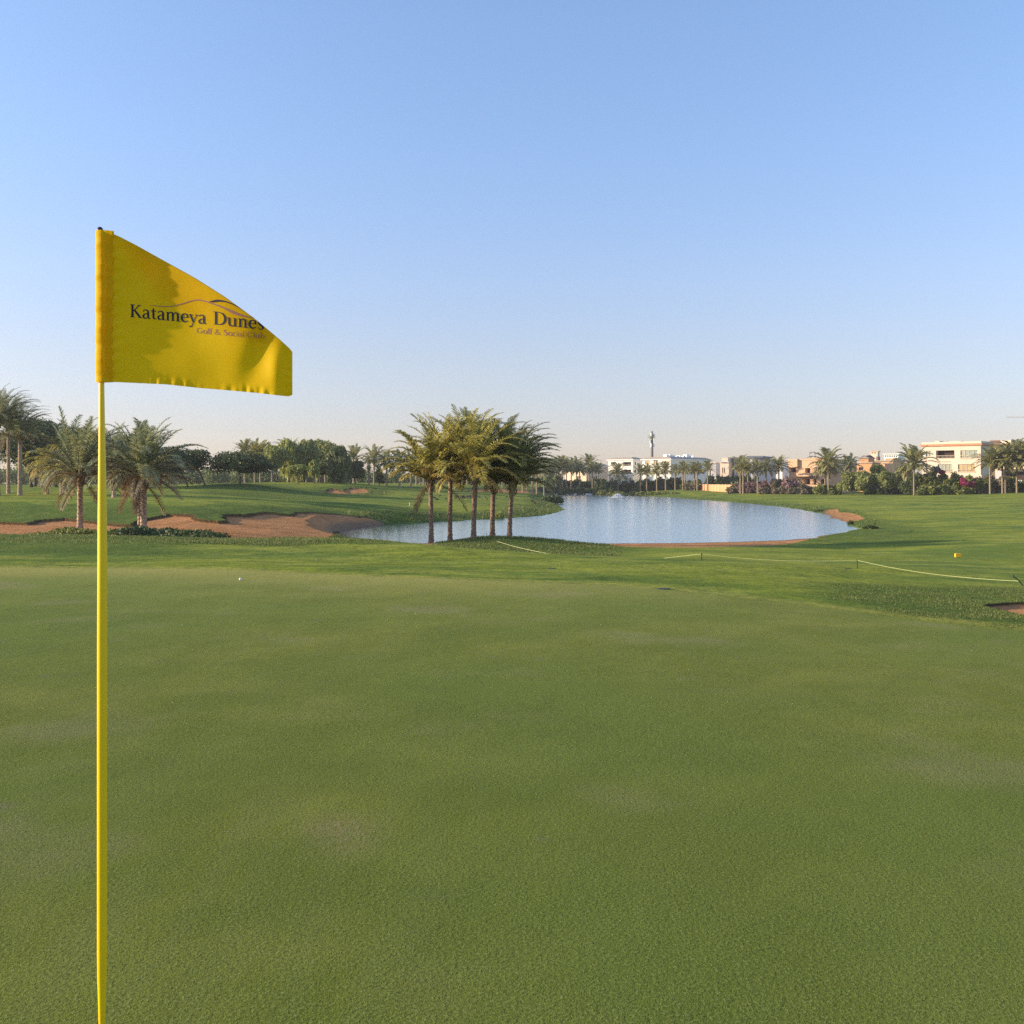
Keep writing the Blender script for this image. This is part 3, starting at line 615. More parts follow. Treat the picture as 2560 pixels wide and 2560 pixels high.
for u, vb, vt, Y, var, lb, s in [
 (612,None,1096,205,5,'lone palm sticking up above the dark umbrella tree',.85),(637,None,1095,210,6,'yellowish palm right of the lone palm above the umbrella tree',1.),
 (651,None,1096,214,2,'second yellowish palm in the clump above the umbrella tree',1.),(680,None,1104,214,6,'yellow crowned palm above the round olive tree',1.),
 (721,None,1090,214,2,'highest palm poking out of the mixed grove',1.),(742,None,1101,216,0,'pale palm right of the highest palm of the grove',1.),
 (766,None,1098,218,4,'grey green palm over the middle of the grove',1.),(792,None,1106,222,3,'dim palm above the drooping trees of the grove',.9),
 (813,None,1103,220,4,'dark spiky palm at the right shoulder of the grove',.9),(850,None,1118,215,3,'palm behind the weeping tree at the right of the grove',1.),
 (884,1206,1110,190,1,'upright palm just right of the grove with dark shade behind',1.1),(935,1211,1108,180,2,'pale palm with slim trunk on the bank edge right of the grove',1.15),
 (922,None,1162,215,5,'small yellow palm low between two taller palms',.7),(967,None,1120,200,3,'grey palm left of the row of five, second from it',1.1),
 (999,None,1117,200,4,'grey palm left of the row of five, nearest to it',1.15),(1028,None,1126,212,3,'palm seen through the leftmost crown of the five',1.1),
 (1041,None,1130,232,0,'first of the thin red trunks behind the leftmost near palm',.9),(1050,None,1128,236,2,'second of the thin red trunks behind the leftmost near palm',.9),
 (1059,None,1132,234,3,'third of the thin red trunks behind the leftmost near palm',.9),(1069,None,1130,238,4,'fourth of the thin red trunks behind the leftmost near palm',.9),
 (1105,None,1140,250,3,'distant palm between the first and second near trunks',.9),(1156,None,1140,255,4,'distant palm left of the tallest near trunk',.9),
 (1168,None,1144,262,3,'distant palm touching the tallest near trunk',.9),(1210,None,1142,262,4,'distant palm between the third and fourth near trunks',.9),
 (1256,None,1142,262,3,'distant palm between the fourth and fifth near trunks',.9),(1290,1229,1140,225,0,'left palm of the warm trunked group on the peninsula neck',.9),
 (1307,1231,1138,225,2,'second palm of the warm trunked group on the peninsula neck',.9),(1318,None,1142,240,3,'third palm of the warm trunked group on the peninsula neck',.9),
 (1331,1234,1146,235,1,'fourth palm of the warm trunked group on the peninsula neck',.9),(1342,1235,1150,240,5,'right palm of the warm trunked group on the peninsula neck',.9),
 (1360,None,1138,300,4,'palm right of the near crowns at the start of the far shore',1.)]:
    farpalm(lb, u, vb, vt, Y, var, GB, s)

# ---------------------------------------------------------------- broadleaf trees
GT_ = 'trees behind the left fairway'
tree('umbrella_tree', 'dark flat topped umbrella tree on the mound', 'tree', 600, 150, 1126, 'u', 41, 184, GT_, 1211, None, M['dark'], 14000, clear=.26, flat=1.2, nclump=26, fork=.36)
tree('broadleaf_tree', 'dark tree with leaning trunk left of the umbrella tree', 'tree', 478, 140, 1124, 'u', 42, 110, GT_, 1214, 513, M['dark'], 7000, clear=.35, lean=-2.0, fork=.45)
tree('broadleaf_tree', 'dark bushy tree behind the full crowned palm', 'tree', 415, 150, 1122, 'u', 43, 140, GT_, 1218, 470, M['dark'], 9000, clear=.35, lean=-2)
tree('broadleaf_tree', 'dark tree behind the brown skirt right of the pole', 'tree', 305, 150, 1088, 'u', 44, 170, GT_, 1218, 322, M['dark'], 11000, clear=.30, lean=-1)
for u, tu, vt, wp, sd_, lb in [(60, 79, 1050, 210, 45, 'curved trunked dark tree nearest the left edge'), (100, 102, 1052, 200, 46, 'second curved trunked dark tree from the left edge'),
                          (150, 141, 1068, 190, 47, 'third curved trunked dark tree, its trunk leaning left'), (200, 190, 1082, 190, 48, 'forked dark tree left of the pole, its trunk leaning left')]:
    tree('broadleaf_tree', lb, 'tree', u, 135, vt, 'u', sd_, wp, GT_, 1218, tu, M['dark'], 13000, clear=.30, lean=-1.6, fork=.30)
tree('conifer_tree', 'narrow dark pointed tree left of the slender palm', 'tree', 119, 165, 1052, 'c', 49, 36, GT_, None, None, M['dark'], 3500, clear=.1, nclump=10)
tree('conifer_tree', 'second narrow dark pointed tree, the lower one', 'tree', 136, 168, 1058, 'c', 50, 34, GT_, None, None, M['dark'], 3500, clear=.1, nclump=10)
tree('broadleaf_tree', 'hazy blue green tree above the left palms', 'tree', 88, 160, 1040, 'c', 51, 150, GT_, None, None, M['mid'], 10000, clear=.15)
GG = 'mixed grove behind the far fairway'
tree('broadleaf_tree', 'round olive green tree at the left of the grove', 'tree', 688, 178, 1112, 'r', 52, 92, GG, 1206, 692, M['olive'], 8500, clear=.34)
tree('weeping_tree', 'light green weeping tree in the middle of the grove', 'tree', 722, 186, 1096, 'w', 53, 70, GG, None, None, M['willow'], 9500, clear=.3, hang=.45)
tree('weeping_tree', 'tall olive weeping tree right of the middle of the grove', 'tree', 760, 188, 1098, 'w', 54, 84, GG, None, None, M['olive'], 10500, clear=.3, hang=.45)
tree('weeping_tree', 'small bright yellow green weeping tree at the foot of the grove', 'tree', 783, 176, 1150, 'w', 55, 30, GG, 1209, 787, M['willow'], 3000, clear=.35, hang=.4)
tree('umbrella_tree', 'small pale flat topped tree in front of the grove', 'tree', 743, 172, 1162, 'u', 56, 62, GG, 1209, 747, M['willow'], 3500, clear=.62, flat=1, nclump=12)
tree('broadleaf_tree', 'small round green tree right of the yellow green weeping tree', 'tree', 812, 178, 1148, 'r', 57, 50, GG, 1208, 805, M['mid'], 4500, clear=.3)
tree('weeping_tree', 'dark green weeping tree at the right end of the grove', 'tree', 848, 184, 1112, 'w', 58, 76, GG, None, None, M['mid'], 10000, clear=.25, hang=.5)
tree('broadleaf_tree', 'dark tree in the shade between the grove and the upright palm', 'tree', 888, 200, 1150, 'r', 59, 60, GG, None, None, M['dark'], 5000, clear=.05)
tree('broadleaf_tree', 'olive tree high in the middle of the grove', 'tree', 800, 200, 1100, 'r', 60, 110, GG, None, None, M['olive'], 9500, clear=.2)
tree('broadleaf_tree', 'small dark tree behind the pale palm on the bank edge', 'tree', 948, 205, 1166, 'r', 61, 30, GG, None, None, M['dark'], 2500, clear=.05)
# far wood closing the view behind the fairway
rs = np.random.RandomState(9); cl = []
for u in np.concatenate([np.arange(-1700, -260, 14), np.arange(-260, 1400, 9), np.arange(2640, 4200, 14)]):
    Y = 275+rs.uniform(-12, 40)+(30 if u > 1050 else 0); hpx = rs.uniform(26, 50) if u < 900 else rs.uniform(22, 38)
    x = X(u, Y); zb = Zv(1210, Y); h = hpx/F*Y; cl.append((x, Y, zb+h*.45, h*.55, h*.4, h*.52))
o = obj('distant_trees', mesh_np('distant_trees', *leaves(90, cl, 80000, .42, shell=.3), M['mid'])); tag(o, 'far belt of mixed trees closing the view behind the fairway', 'trees', kind='stuff')

# ---------------------------------------------------------------- buildings
M['cream'] = simple('render_cream', (.72, .57, .43), .85, .05, .4)
M['white'] = simple('render_white', (.78, .76, .74), .85, .05, .4)
M['peach'] = simple('render_peach', (.72, .45, .27), .85, .08, .4)
M['orange'] = simple('render_orange', (.66, .34, .16), .85, .08, .4)
M['whitewarm'] = simple('render_white_warm', (.86, .80, .70), .85, .04, .4)
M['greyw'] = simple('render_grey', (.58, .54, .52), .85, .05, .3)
M['rooft'] = simple('roof_tan', (.46, .36, .26), .8, .12, 1.2)
M['roofg'] = simple('roof_slate', (.16, .17, .19), .6, .12, 1.2)
M['terra'] = simple('terracotta_band', (.58, .25, .13), .8, .1, 1.0)
M['brown'] = simple('stone_brown', (.22, .13, .10), .8, .15, .8)
M['glass'] = simple('window_glass', (.045, .050, .055), .12, .2, .5, spec=.6)
M['glassw'] = simple('curtained_glass', (.50, .36, .18), .25, .2, .7, spec=.6)
M['glassg'] = simple('pale_curtained_glass', (.34, .37, .30), .2, .2, .7, spec=.6)
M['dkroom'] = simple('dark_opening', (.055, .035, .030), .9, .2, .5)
M['frame'] = simple('window_frame', (.62, .52, .36), .6, .05)
M['framed'] = simple('dark_window_frame', (.10, .07, .05), .6, .05)
M['steel'] = simple('grey_steel', (.30, .30, .32), .5, .1, metal=.4)
M['whitep'] = simple('white_paint', (.80, .80, .80), .5, .05)

class Bld:
    """a building from its front-left (u0), front-right (u1) and rear-right (u2) corner columns, nearest corner at distance Y1, front turned by phi"""
    def __init__(s, name, label, u0, u1, u2, vtop, Y1, phi, mt, group=None, cat='house', vbot=1222):
        s.phi = R(phi); c, sn = math.cos(s.phi), math.sin(s.phi); s.Y1 = Y1; x1 = X(u1, Y1); s.P1 = np.array((x1, Y1))
        s.df = np.array((-c, sn)); s.nf = np.array((-sn, -c)); s.ds = np.array((sn, c)); s.ns = np.array((c, -sn))
        s.W = s.tf(u0); s.D = s.ts(u2) if u2 > u1+1 else 12.0
        s.zt = Zv(vtop, Y1); s.zb = min(Zv(vbot, Y1), zt(x1, Y1))-1.5
        P0 = s.P1+s.df*s.W; s.off = (P0[0], P0[1], s.zb); s.root = empty(name, s.off, label, cat, group)
        s.mt = mt; s.hf = []; s.hs = []
    def tf(s, u): k = (u-1280)/F; return (s.P1[0]-k*s.P1[1])/(-s.df[0]+k*s.df[1])
    def ts(s, u): k = (u-1280)/F; return (k*s.P1[1]-s.P1[0])/(s.ds[0]-k*s.ds[1])
    def pt(s, face, t, n, z):
        d, nn = (s.df, s.nf) if face == 'f' else (s.ds, s.ns)
        p = s.P1+d*t+nn*n; return (p[0], p[1], z)
    def z(s, face, t, v):
        d = s.df if face == 'f' else s.ds; return Zv(v, s.P1[1]+d[1]*t)
    def obox(s, mb, face, t0, t1, n0, n1, z0, z1):
        c = [s.pt(face, t, n, z) for z in (z0, z1) for t, n in ((t0, n0), (t1, n0), (t1, n1), (t0, n1))]
        mb.add(c, [(0,3,2,1),(4,5,6,7),(0,1,5,4),(1,2,6,5),(2,3,7,6),(3,0,4,7)])
    def px(s, face, ua, ub, va, vb):
        f = s.tf if face == 'f' else s.ts; a, b_ = sorted((f(ua), f(ub))); m = (a+b_)/2
        return a, b_, s.z(face, m, vb), s.z(face, m, va)
    def window(s, face, ua, ub, va, vb, nm=2, pane='glass', frame='frame', depth=.22, name='window', rail=False, sill=True):
        a, b_, z0, z1 = s.px(face, ua, ub, va, vb); (s.hf if face == 'f' else s.hs).append((a, b_, z0, z1))
        fb = MB(); fw_ = .07
        for t0, t1, q0, q1 in [(a, b_, z0, z0+fw_), (a, b_, z1-fw_, z1), (a, a+fw_, z0+fw_, z1-fw_), (b_-fw_, b_, z0+fw_, z1-fw_)]: s.obox(fb, face, t0+.002, t1-.002, -depth, -depth+.08, q0+.002, q1-.002)
        for k in range(1, nm): t = a+(b_-a)*k/nm; s.obox(fb, face, t-.05, t+.05, -depth+.004, -depth+.075, z0+fw_, z1-fw_)
        fr = fb.build(name, M[frame], s.root, s.off)
        pn = MB()
        for k in range(nm):
            t0 = a+(b_-a)*k/nm; t1 = a+(b_-a)*(k+1)/nm
            s.obox(pn, face, t0+.03, t1-.03, -depth-.03, -depth-.01, z0+.02, z1-.02)
        pn.build('pane', M[pane], fr)
        if sill:
            sb = MB(); s.obox(sb, face, a-.12, b_+.12, .004, .14, z0-.12, z0-.02); sb.build('sill', s.mt, fr)
            sb.v = sb.v
        for ch in fr.children:
            for v_ in ch.data.vertices: v_.co = v_.co-mathutils.Vector(s.off)
        if rail: s.rail(face, a, b_, z0, z0+(z1-z0)*.36, fr)
        return a, b_, z0, z1
    def rail(s, face, a, b_, z0, z1, par, m='frame', n=.05):
        rb = MB(); s.obox(rb, face, a, b_, n-.03, n+.03, z1-.07, z1); s.obox(rb, face, a, b_, n-.02, n+.02, z0+.04, z0+.10)
        k = max(3, int((b_-a)/.28))
        for i in range(k+1): t = a+(b_-a)*i/k; s.obox(rb, face, t-.02, t+.02, n-.018, n+.018, z0+.1, z1-.07)
        o = rb.build('railing', M[m], s.root, s.off); return o
    def opening(s, face, ua, ub, va, vb, depth=1.4, col='dkroom', name='balcony_recess'):
        a, b_, z0, z1 = s.px(face, ua, ub, va, vb); (s.hf if face == 'f' else s.hs).append((a, b_, z0, z1, depth))
        ob = MB(); ob.quad(s.pt(face, a, -depth, z0), s.pt(face, b_, -depth, z0), s.pt(face, b_, -depth, z1), s.pt(face, a, -depth, z1))
        ob.build(name, M[col], s.root, s.off); return a, b_, z0, z1
    def walls(s, parapet=.0):
        mb = MB()
        for face, L, holes in (('f', s.W, s.hf), ('s', s.D, s.hs)):
            ts_ = sorted({0.0, L}|{max(0, min(L, q)) for h in holes for q in h[:2]}); zs = sorted({s.zb, s.zt}|{q for h in holes for q in h[2:4] if s.zb < q < s.zt})
            for i in range(len(ts_)-1):
                for j in range(len(zs)-1):
                    tm, zm = (ts_[i]+ts_[i+1])/2, (zs[j]+zs[j+1])/2
                    if any(h[0] < tm < h[1] and h[2] < zm < h[3] for h in holes): continue
                    mb.quad(s.pt(face, ts_[i], 0, zs[j]), s.pt(face, ts_[i+1], 0, zs[j]), s.pt(face, ts_[i+1], 0, zs[j+1]), s.pt(face, ts_[i], 0, zs[j+1]))
            for h in holes:
                a, b_, z0, z1 = h[:4]; d = h[4] if len(h) > 4 else .35
                for p_, q_ in (((a, z0), (b_, z0)), ((b_, z0), (b_, z1)), ((b_, z1), (a, z1)), ((a, z1), (a, z0))):
                    mb.quad(s.pt(face, p_[0], 0, p_[1]), s.pt(face, q_[0], 0, q_[1]), s.pt(face, q_[0], -d, q_[1]), s.pt(face, p_[0], -d, p_[1]))
                if len(h) == 4: mb.quad(s.pt(face, a, -.35, z0), s.pt(face, b_, -.35, z0), s.pt(face, b_, -.35, z1), s.pt(face, a, -.35, z1))
        # rear and left walls
        P0 = s.pt('f', s.W, 0, 0); Pb = s.pt('s', s.D, 0, 0); P3 = (P0[0]+s.ds[0]*s.D, P0[1]+s.ds[1]*s.D)
        for A_, B_ in ((Pb, P3), (P3, P0)): mb.quad((A_[0], A_[1], s.zb), (B_[0], B_[1], s.zb), (B_[0], B_[1], s.zt), (A_[0], A_[1], s.zt))
        mb.build('wall', s.mt, s.root, s.off)
    def slab(s, name, z0, z1, ov, m, par=None):
        mb = MB(); s.obox(mb, 'f', -ov, s.W+ov, -s.D-ov, ov, z0, z1); return mb.build(name, m, s.root, s.off)
    def hip(s, z1, inset, ov, m):
        mb = MB(); z0 = s.zt+.003; c0_ = [s.pt('f', t, n, z0) for t, n in ((-ov, ov), (s.W+ov, ov), (s.W+ov, -s.D-ov), (-ov, -s.D-ov))]
        c1_ = [s.pt('f', t, n, z1) for t, n in ((inset, -inset), (s.W-inset, -inset), (s.W-inset, -s.D+inset), (inset, -s.D+inset))]
        mb.add(c0_+c1_, [(3,2,1,0),(4,5,6,7),(0,1,5,4),(1,2,6,5),(2,3,7,6),(3,0,4,7)]); return mb.build('roof', m, s.root, s.off)
    def block(s, name, face, ua, ub, va, vb, n0, n1, m):
        a, b_, z0, z1 = s.px(face, ua, ub, va, vb); mb = MB(); s.obox(mb, face, a, b_, n0, n1, z0, z1); return mb.build(name, m, s.root, s.off)
# the cream three-storey villa at right
v = Bld('villa', 'large cream three storey villa with pink bougainvillea below it', 2306, 2452, 2482, 1113, 232, 42, M['cream'])
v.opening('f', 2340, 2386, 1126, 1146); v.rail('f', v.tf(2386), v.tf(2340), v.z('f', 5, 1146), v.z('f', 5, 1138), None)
v.window('f', 2401, 2444, 1125.5, 1145.5, 4, 'glassg', rail=True); v.window('f', 2344, 2380, 1160.5, 1180.5, 4, 'glassg', rail=True); v.window('f', 2395, 2437, 1160.5, 1180.5, 4, 'glassw', rail=True)
v.window('f', 2314, 2328, 1127, 1142, 2, 'glassg'); v.window('f', 2314, 2327, 1162, 1176, 2, 'glassg')
v.window('f', 2340, 2382, 1197, 1216, 4, 'glass'); v.window('f', 2398, 2440, 1197, 1216, 4, 'glass')
v.walls(); v.slab('cornice', v.zt, v.zt+.45, .35, M['terra']); v.slab('parapet', v.zt+.45, v.zt+.95, .12, M['cream'])
for ua, ub in ((2337, 2349), (2376, 2402), (2441, 2452)): v.block('roof_block', 'f', ua, ub, 1102.5, 1108.5, -2.6, .1, M['cream'])
v.block('floor_band', 'f', 2345, 2375, 1153.5, 1154.5, .004, .12, M['rooft'])
v.block('plinth', 'f', 2395, 2456, 1187.5, 1195, .004, .5, M['cream'])
# brown building at right edge
b = Bld('villa', 'brown stone villa with balcony cut by the right picture edge', 2488, 2600, 2640, 1112, 262, 42, M['greyw'])
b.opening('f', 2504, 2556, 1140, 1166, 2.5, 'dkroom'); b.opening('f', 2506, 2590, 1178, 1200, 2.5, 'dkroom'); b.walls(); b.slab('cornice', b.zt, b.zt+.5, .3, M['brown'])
b.block('balcony', 'f', 2492, 2596, 1168, 1173, .004, 1.3, M['peach']); b.block('roof_block', 'f', 2500, 2526, 1100, 1110, -4, -.5, M['cream']); b.block('column', 'f', 2554, 2566, 1130, 1168, .01, .5, M['terra'])
# building showing between, dark annex right of cream villa
a_ = Bld('annex', 'dark flat roofed annex between the cream villa and the brown villa', 2478, 2500, 2520, 1104, 285, 42, M['brown'], cat='building'); a_.walls(); a_.slab('cornice', a_.zt, a_.zt+.4, .3, M['brown'])
# peach villa
v = Bld('villa', 'unfinished peach villa with dark empty window openings', 1972, 2074, 2142, 1150, 262, 38, M['peach'])
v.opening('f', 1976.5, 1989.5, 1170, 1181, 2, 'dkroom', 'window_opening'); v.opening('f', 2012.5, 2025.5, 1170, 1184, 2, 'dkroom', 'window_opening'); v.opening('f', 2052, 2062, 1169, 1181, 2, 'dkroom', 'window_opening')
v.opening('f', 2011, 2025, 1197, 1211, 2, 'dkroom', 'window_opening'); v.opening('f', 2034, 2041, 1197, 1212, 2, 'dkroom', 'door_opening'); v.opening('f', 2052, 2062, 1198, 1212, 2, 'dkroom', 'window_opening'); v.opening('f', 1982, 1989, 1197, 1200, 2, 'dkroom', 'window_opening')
v.walls(); v.slab('parapet', v.zt, v.zt+.35, .12, M['peach'])
v.block('front_bay', 'f', 1973, 1996, 1148, 1168.5, .01, .8, M['peach'])
v.block('balcony', 'f', 1996, 2034, 1182, 1191, .01, 1.5, M['peach']); v.block('balcony_edge', 'f', 1996, 2045, 1191.2, 1192.6, .01, 1.45, M['brown']); v.block('balcony', 'f', 2034.5, 2045, 1180, 1190.8, .01, 1.3, M['peach'])
r_ = v.block('roof_block', 'f', 1987, 2002, 1147, 1151, -4, -1.5, M['brown']); v.block('roof_block', 'f', 2012, 2040, 1144.5, 1150, -7, -2, M['orange'])
# roof sign on the peach villa's roof
t0 = v.tf(2014); t1 = v.tf(2028); z0 = v.zt+.35
e_ = empty('rooftop_billboard', v.pt('f', t0, -3, z0), 'small dark rooftop board standing on the peach villa', 'billboard')
mb = MB(); zb_ = Zv(1140, v.P1[1]+8); ztp = Zv(1134.5, v.P1[1]+8)
v.obox(mb, 'f', t0, t1+.0, -3.1, -2.9, zb_, ztp) if t0 < t1 else v.obox(mb, 'f', t1, t0, -3.1, -2.9, zb_, ztp)
pn_ = mb.build('panel', M['steel'], e_, e_.location)
mb = MB()
v.obox(mb, 'f', t0-.25, t0+.25, -3.35, -3.15, z0, Zv(1131, v.P1[1]+8)); v.obox(mb, 'f', min(t0, t1)+.2, min(t0, t1)+.35, -3.3, -3.15, z0, ztp); mb.build('post', M['roofg'], e_, e_.location)
# orange houses behind the round bushes
v = Bld('house', 'orange house with square tower behind the round bushes', 2140, 2180, 2200, 1158, 285, 36, M['orange'], 'orange houses behind the bushes'); v.window('f', 2147, 2158, 1168, 1176, 2, 'glass', 'framed'); v.walls(); v.slab('cornice', v.zt, v.zt+.3, .3, M['rooft'])
v = Bld('tower', 'orange square tower with low tan hipped roof', 2150, 2171, 2186, 1146, 300, 36, M['orange'], 'orange houses behind the bushes'); v.walls(); v.hip(v.zt+1.0, 2.0, .4, M['rooft'])
v = Bld('house', 'low yellow house between the orange tower and the big palm', 2182, 2232, 2262, 1153, 305, 36, M['peach'], 'orange houses behind the bushes'); v.walls(); v.slab('cornice', v.zt, v.zt+.3, .3, M['rooft']); v.block('roof_block', 'f', 2212, 2232, 1146, 1153, -6, -.5, M['orange']); v.block('chimney', 'f', 2188, 2193, 1141, 1153, -3, -1, M['brown'])
v = Bld('distant_block', 'small white block far away above the orange roofs', 2176, 2194, 2199, 1129, 620, 36, M['cream'], cat='building')
v.window('f', 2179, 2183, 1131, 1134, 1, sill=False); v.window('f', 2186, 2190, 1131, 1134, 1, sill=False); v.walls(); v.slab('cornice', v.zt, v.zt+.5, .5, M['peach'])
v = Bld('distant_block', 'long low white block with arches far behind the orange roofs', 2210, 2246, 2262, 1136, 560, 36, M['whitep'], cat='building')
for k in range(6): v.window('f', 2213+k*5.3, 2216+k*5.3, 1138.5, 1143.5, 1, sill=False)
v.walls(); v.slab('cornice', v.zt, v.zt+.5, .6, M['white'])
# shaded grey house with flat roof
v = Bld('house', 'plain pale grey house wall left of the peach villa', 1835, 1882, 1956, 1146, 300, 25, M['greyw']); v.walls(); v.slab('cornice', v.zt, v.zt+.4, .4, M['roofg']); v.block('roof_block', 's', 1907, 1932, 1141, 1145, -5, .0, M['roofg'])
v = Bld('house', 'tall grey end wall squeezed against the peach villa', 1940, 1956, 1971, 1158, 290, 25, M['white']); v.walls(); v.slab('cornice', v.zt, v.zt+.3, .2, M['greyw'])
# small cream house with slit windows
v = Bld('house', 'small cream house with two slit windows behind the dark hedge', 1800, 1822, 1850, 1157, 300, 30, M['cream']); v.window('f', 1805.5, 1808, 1169, 1182, 1, 'glass', 'framed'); v.window('f', 1810, 1812.5, 1169, 1182, 1, 'glass', 'framed'); v.walls()
v.slab('cornice', v.zt, v.zt+.35, .15, M['greyw']); v.slab('parapet', v.zt+.35, v.zt+1.5, -.4, M['cream']); v.block('pergola', 'f', 1804, 1816, 1155.5, 1157, .01, .4, M['brown'])
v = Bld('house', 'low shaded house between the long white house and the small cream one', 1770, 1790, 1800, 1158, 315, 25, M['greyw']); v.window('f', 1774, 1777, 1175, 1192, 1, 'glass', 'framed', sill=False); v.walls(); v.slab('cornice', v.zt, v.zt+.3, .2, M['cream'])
# long white house, lit half and shaded half
v = Bld('house', 'long white house with tan roof and shaded grey roofed side', 1606, 1677, 1778, 1149, 344, 42, M['whitewarm'], 'white houses on the far shore')
v.window('f', 1613, 1625, 1152.5, 1162, 3, 'glassw'); v.window('f', 1634, 1645, 1151, 1162, 2, 'glassw', 'framed'); v.window('f', 1655, 1668, 1152.5, 1162, 3, 'glassw'); v.window('f', 1613, 1626, 1173, 1186, 3, 'glass'); v.window('f', 1634, 1646, 1173, 1186, 3, 'glass'); v.window('f', 1655, 1668, 1173, 1186, 3, 'glass')
v.walls(); v.slab('eaves', v.zt, v.zt+.25, .5, M['whitep']); v.zt += .25; v.hip(Zv(1141, 344), 1.6, .5, M['rooft'])
mb = MB(); rs = np.random.RandomState(4)
for i in range(9):
    t = 1.5+i*2.1; zb_ = Zv(1141, 344)+.02; v.obox(mb, 's', t, t+rs.uniform(.5, 1.4), -4, -2.6, zb_, zb_+rs.uniform(.35, 1.0))
mb.build('roof_units', M['whitep'], v.root, v.off)
# white three-storey with balconies
v = Bld('house', 'white three storey house with arched porch and dark balconies', 1521, 1582, 1608, 1150, 358, 42, M['whitewarm'], 'white houses on the far shore')
for va, vb in ((1155, 1165.5), (1174, 1185)):
    v.opening('f', 1526.5, 1538, va, vb, 1.2, 'dkroom'); v.opening('f', 1556, 1578, va, vb, 1.2, 'dkroom')
    v.rail('f', v.tf(1579), v.tf(1555), v.z('f', 3, vb), v.z('f', 3, vb-3.5), None, 'frame'); v.rail('f', v.tf(1538), v.tf(1526), v.z('f', 8, vb), v.z('f', 8, vb-3.5), None, 'frame')
for ua in (1527, 1546, 1563, 1572): v.opening('f', ua, ua+6, 1195, 1208, 1.5, 'dkroom', 'arched_porch')
v.window('s', 1587, 1590, 1155, 1162, 1, 'glass', 'framed', sill=False); v.window('s', 1586, 1590, 1174, 1182, 1, 'glass', 'framed', sill=False)
v.walls(); v.slab('eaves', v.zt, v.zt+.25, .5, M['whitep']); v.zt += .25; v.hip(Zv(1142.5, 358), 1.8, .5, M['rooft']); v.block('canopy', 'f', 1546, 1570, 1188.5, 1190, .01, 1.5, M['whitep'])
v = Bld('house', 'low cream house seen between the far shore palm trunks', 1412, 1466, 1520, 1166, 350, 42, M['cream'], 'white houses on the far shore')
v.window('f', 1440, 1452, 1190, 1197, 2, 'glass'); v.window('s', 1476, 1488, 1192, 1197, 2, 'glass'); v.walls(); v.slab('eaves', v.zt, v.zt+.25, .5, M['whitep']); v.zt += .25; v.hip(Zv(1157, 350), 1.8, .5, M['rooft'])
# garden walls
def gwall(label, u0, u1, Ya, Yb, vtop_a, vtop_b, m, cap):
    root = empty('garden_wall', (X(u0, Ya), Ya, zt(X(u0, Ya), Ya)), label, 'wall'); mb = MB(); cb = MB(); n = 12; off = root.location
    pa = np.array((X(u0, Ya), Ya)); pb = np.array((X(u1, Yb), Yb)); d = (pb-pa)/np.linalg.norm(pb-pa); nn = np.array((d[1], -d[0]))
    pz = np.linspace(Zv(vtop_a, Ya), Zv(vtop_b, Yb), n+1)
    def bx(mb, p, q, w_, z0, z1):
        mb.add([(*(p-nn*w_), z0), (*(q-nn*w_), z0), (*(q+nn*w_), z0), (*(p+nn*w_), z0), (*(p-nn*w_), z1), (*(q-nn*w_), z1), (*(q+nn*w_), z1), (*(p+nn*w_), z1)],
               [(0,3,2,1),(4,5,6,7),(0,1,5,4),(1,2,6,5),(2,3,7,6),(3,0,4,7)])
    for i in range(n):
        p, q = pa+(pb-pa)*i/n, pa+(pb-pa)*(i+1)/n; zb = min(zt(*p), zt(*q))-.8
        bx(mb, p+d*.2, q-d*.2, .12, zb, pz[i]); bx(cb, p-d*.2, p+d*.2, .2, zb, pz[i]+.18); bx(cb, p+d*.21, q-d*.21, .17, pz[i]+.003, pz[i]+.1)
    mb.build('wall_panels', m, root, off); cb.build('pillars', cap, root, off)
gwall('sunlit orange garden wall with pillars below the dark hedge', 1744, 1842, 300, 275, 1212, 1213, M['orange'], M['peach'])
gwall('peach garden wall below the unfinished villa', 2004, 2062, 254, 250, 1214, 1214, M['peach'], M['peach'])
# telecom mast dressed as a palm
M['mast'] = simple('mast_brown', (.20, .165, .145), .7, .1); Y = 420; mx_ = X(1630, Y); root = empty('telecom_mast', (mx_, Y, zt(mx_, Y)), 'tall grey telecom mast disguised as a palm above the white houses', 'mast'); zb = zt(mx_, Y)
mb = MB(); mb.tube([(0, 0, 0), (0, 0, Zv(1110, Y)-zb), (0, 0, Zv(1078, Y)-zb)], [.75, .5, .35], 10); mb.build('pole', M['mast'], root)
Vc, Fc, D = fronds(301, 16, 1.75, 12, .22, .6, 55, -5, .6, 1, 0, .9); obj('crown', mesh_np('crown', Vc, Fc, M['palmgrey'], {'dry': D}), root, (0, 0, Zv(1093, Y)-zb))
for zv_, hh_ in ((1083, 1.4), (1099, 1.6), (1108, 1.6)):
    for k in range(3):
        a = k*2.09+zv_; mb = MB(); mb.box(-.16, .16, -.1, .1, 0, hh_); o = mb.build('antenna_panel', M['whitep'], root); o.location = (math.cos(a)*.8, math.sin(a)*.8, Zv(zv_, Y)-zb-hh_); o.rotation_euler = (0, 0, a)
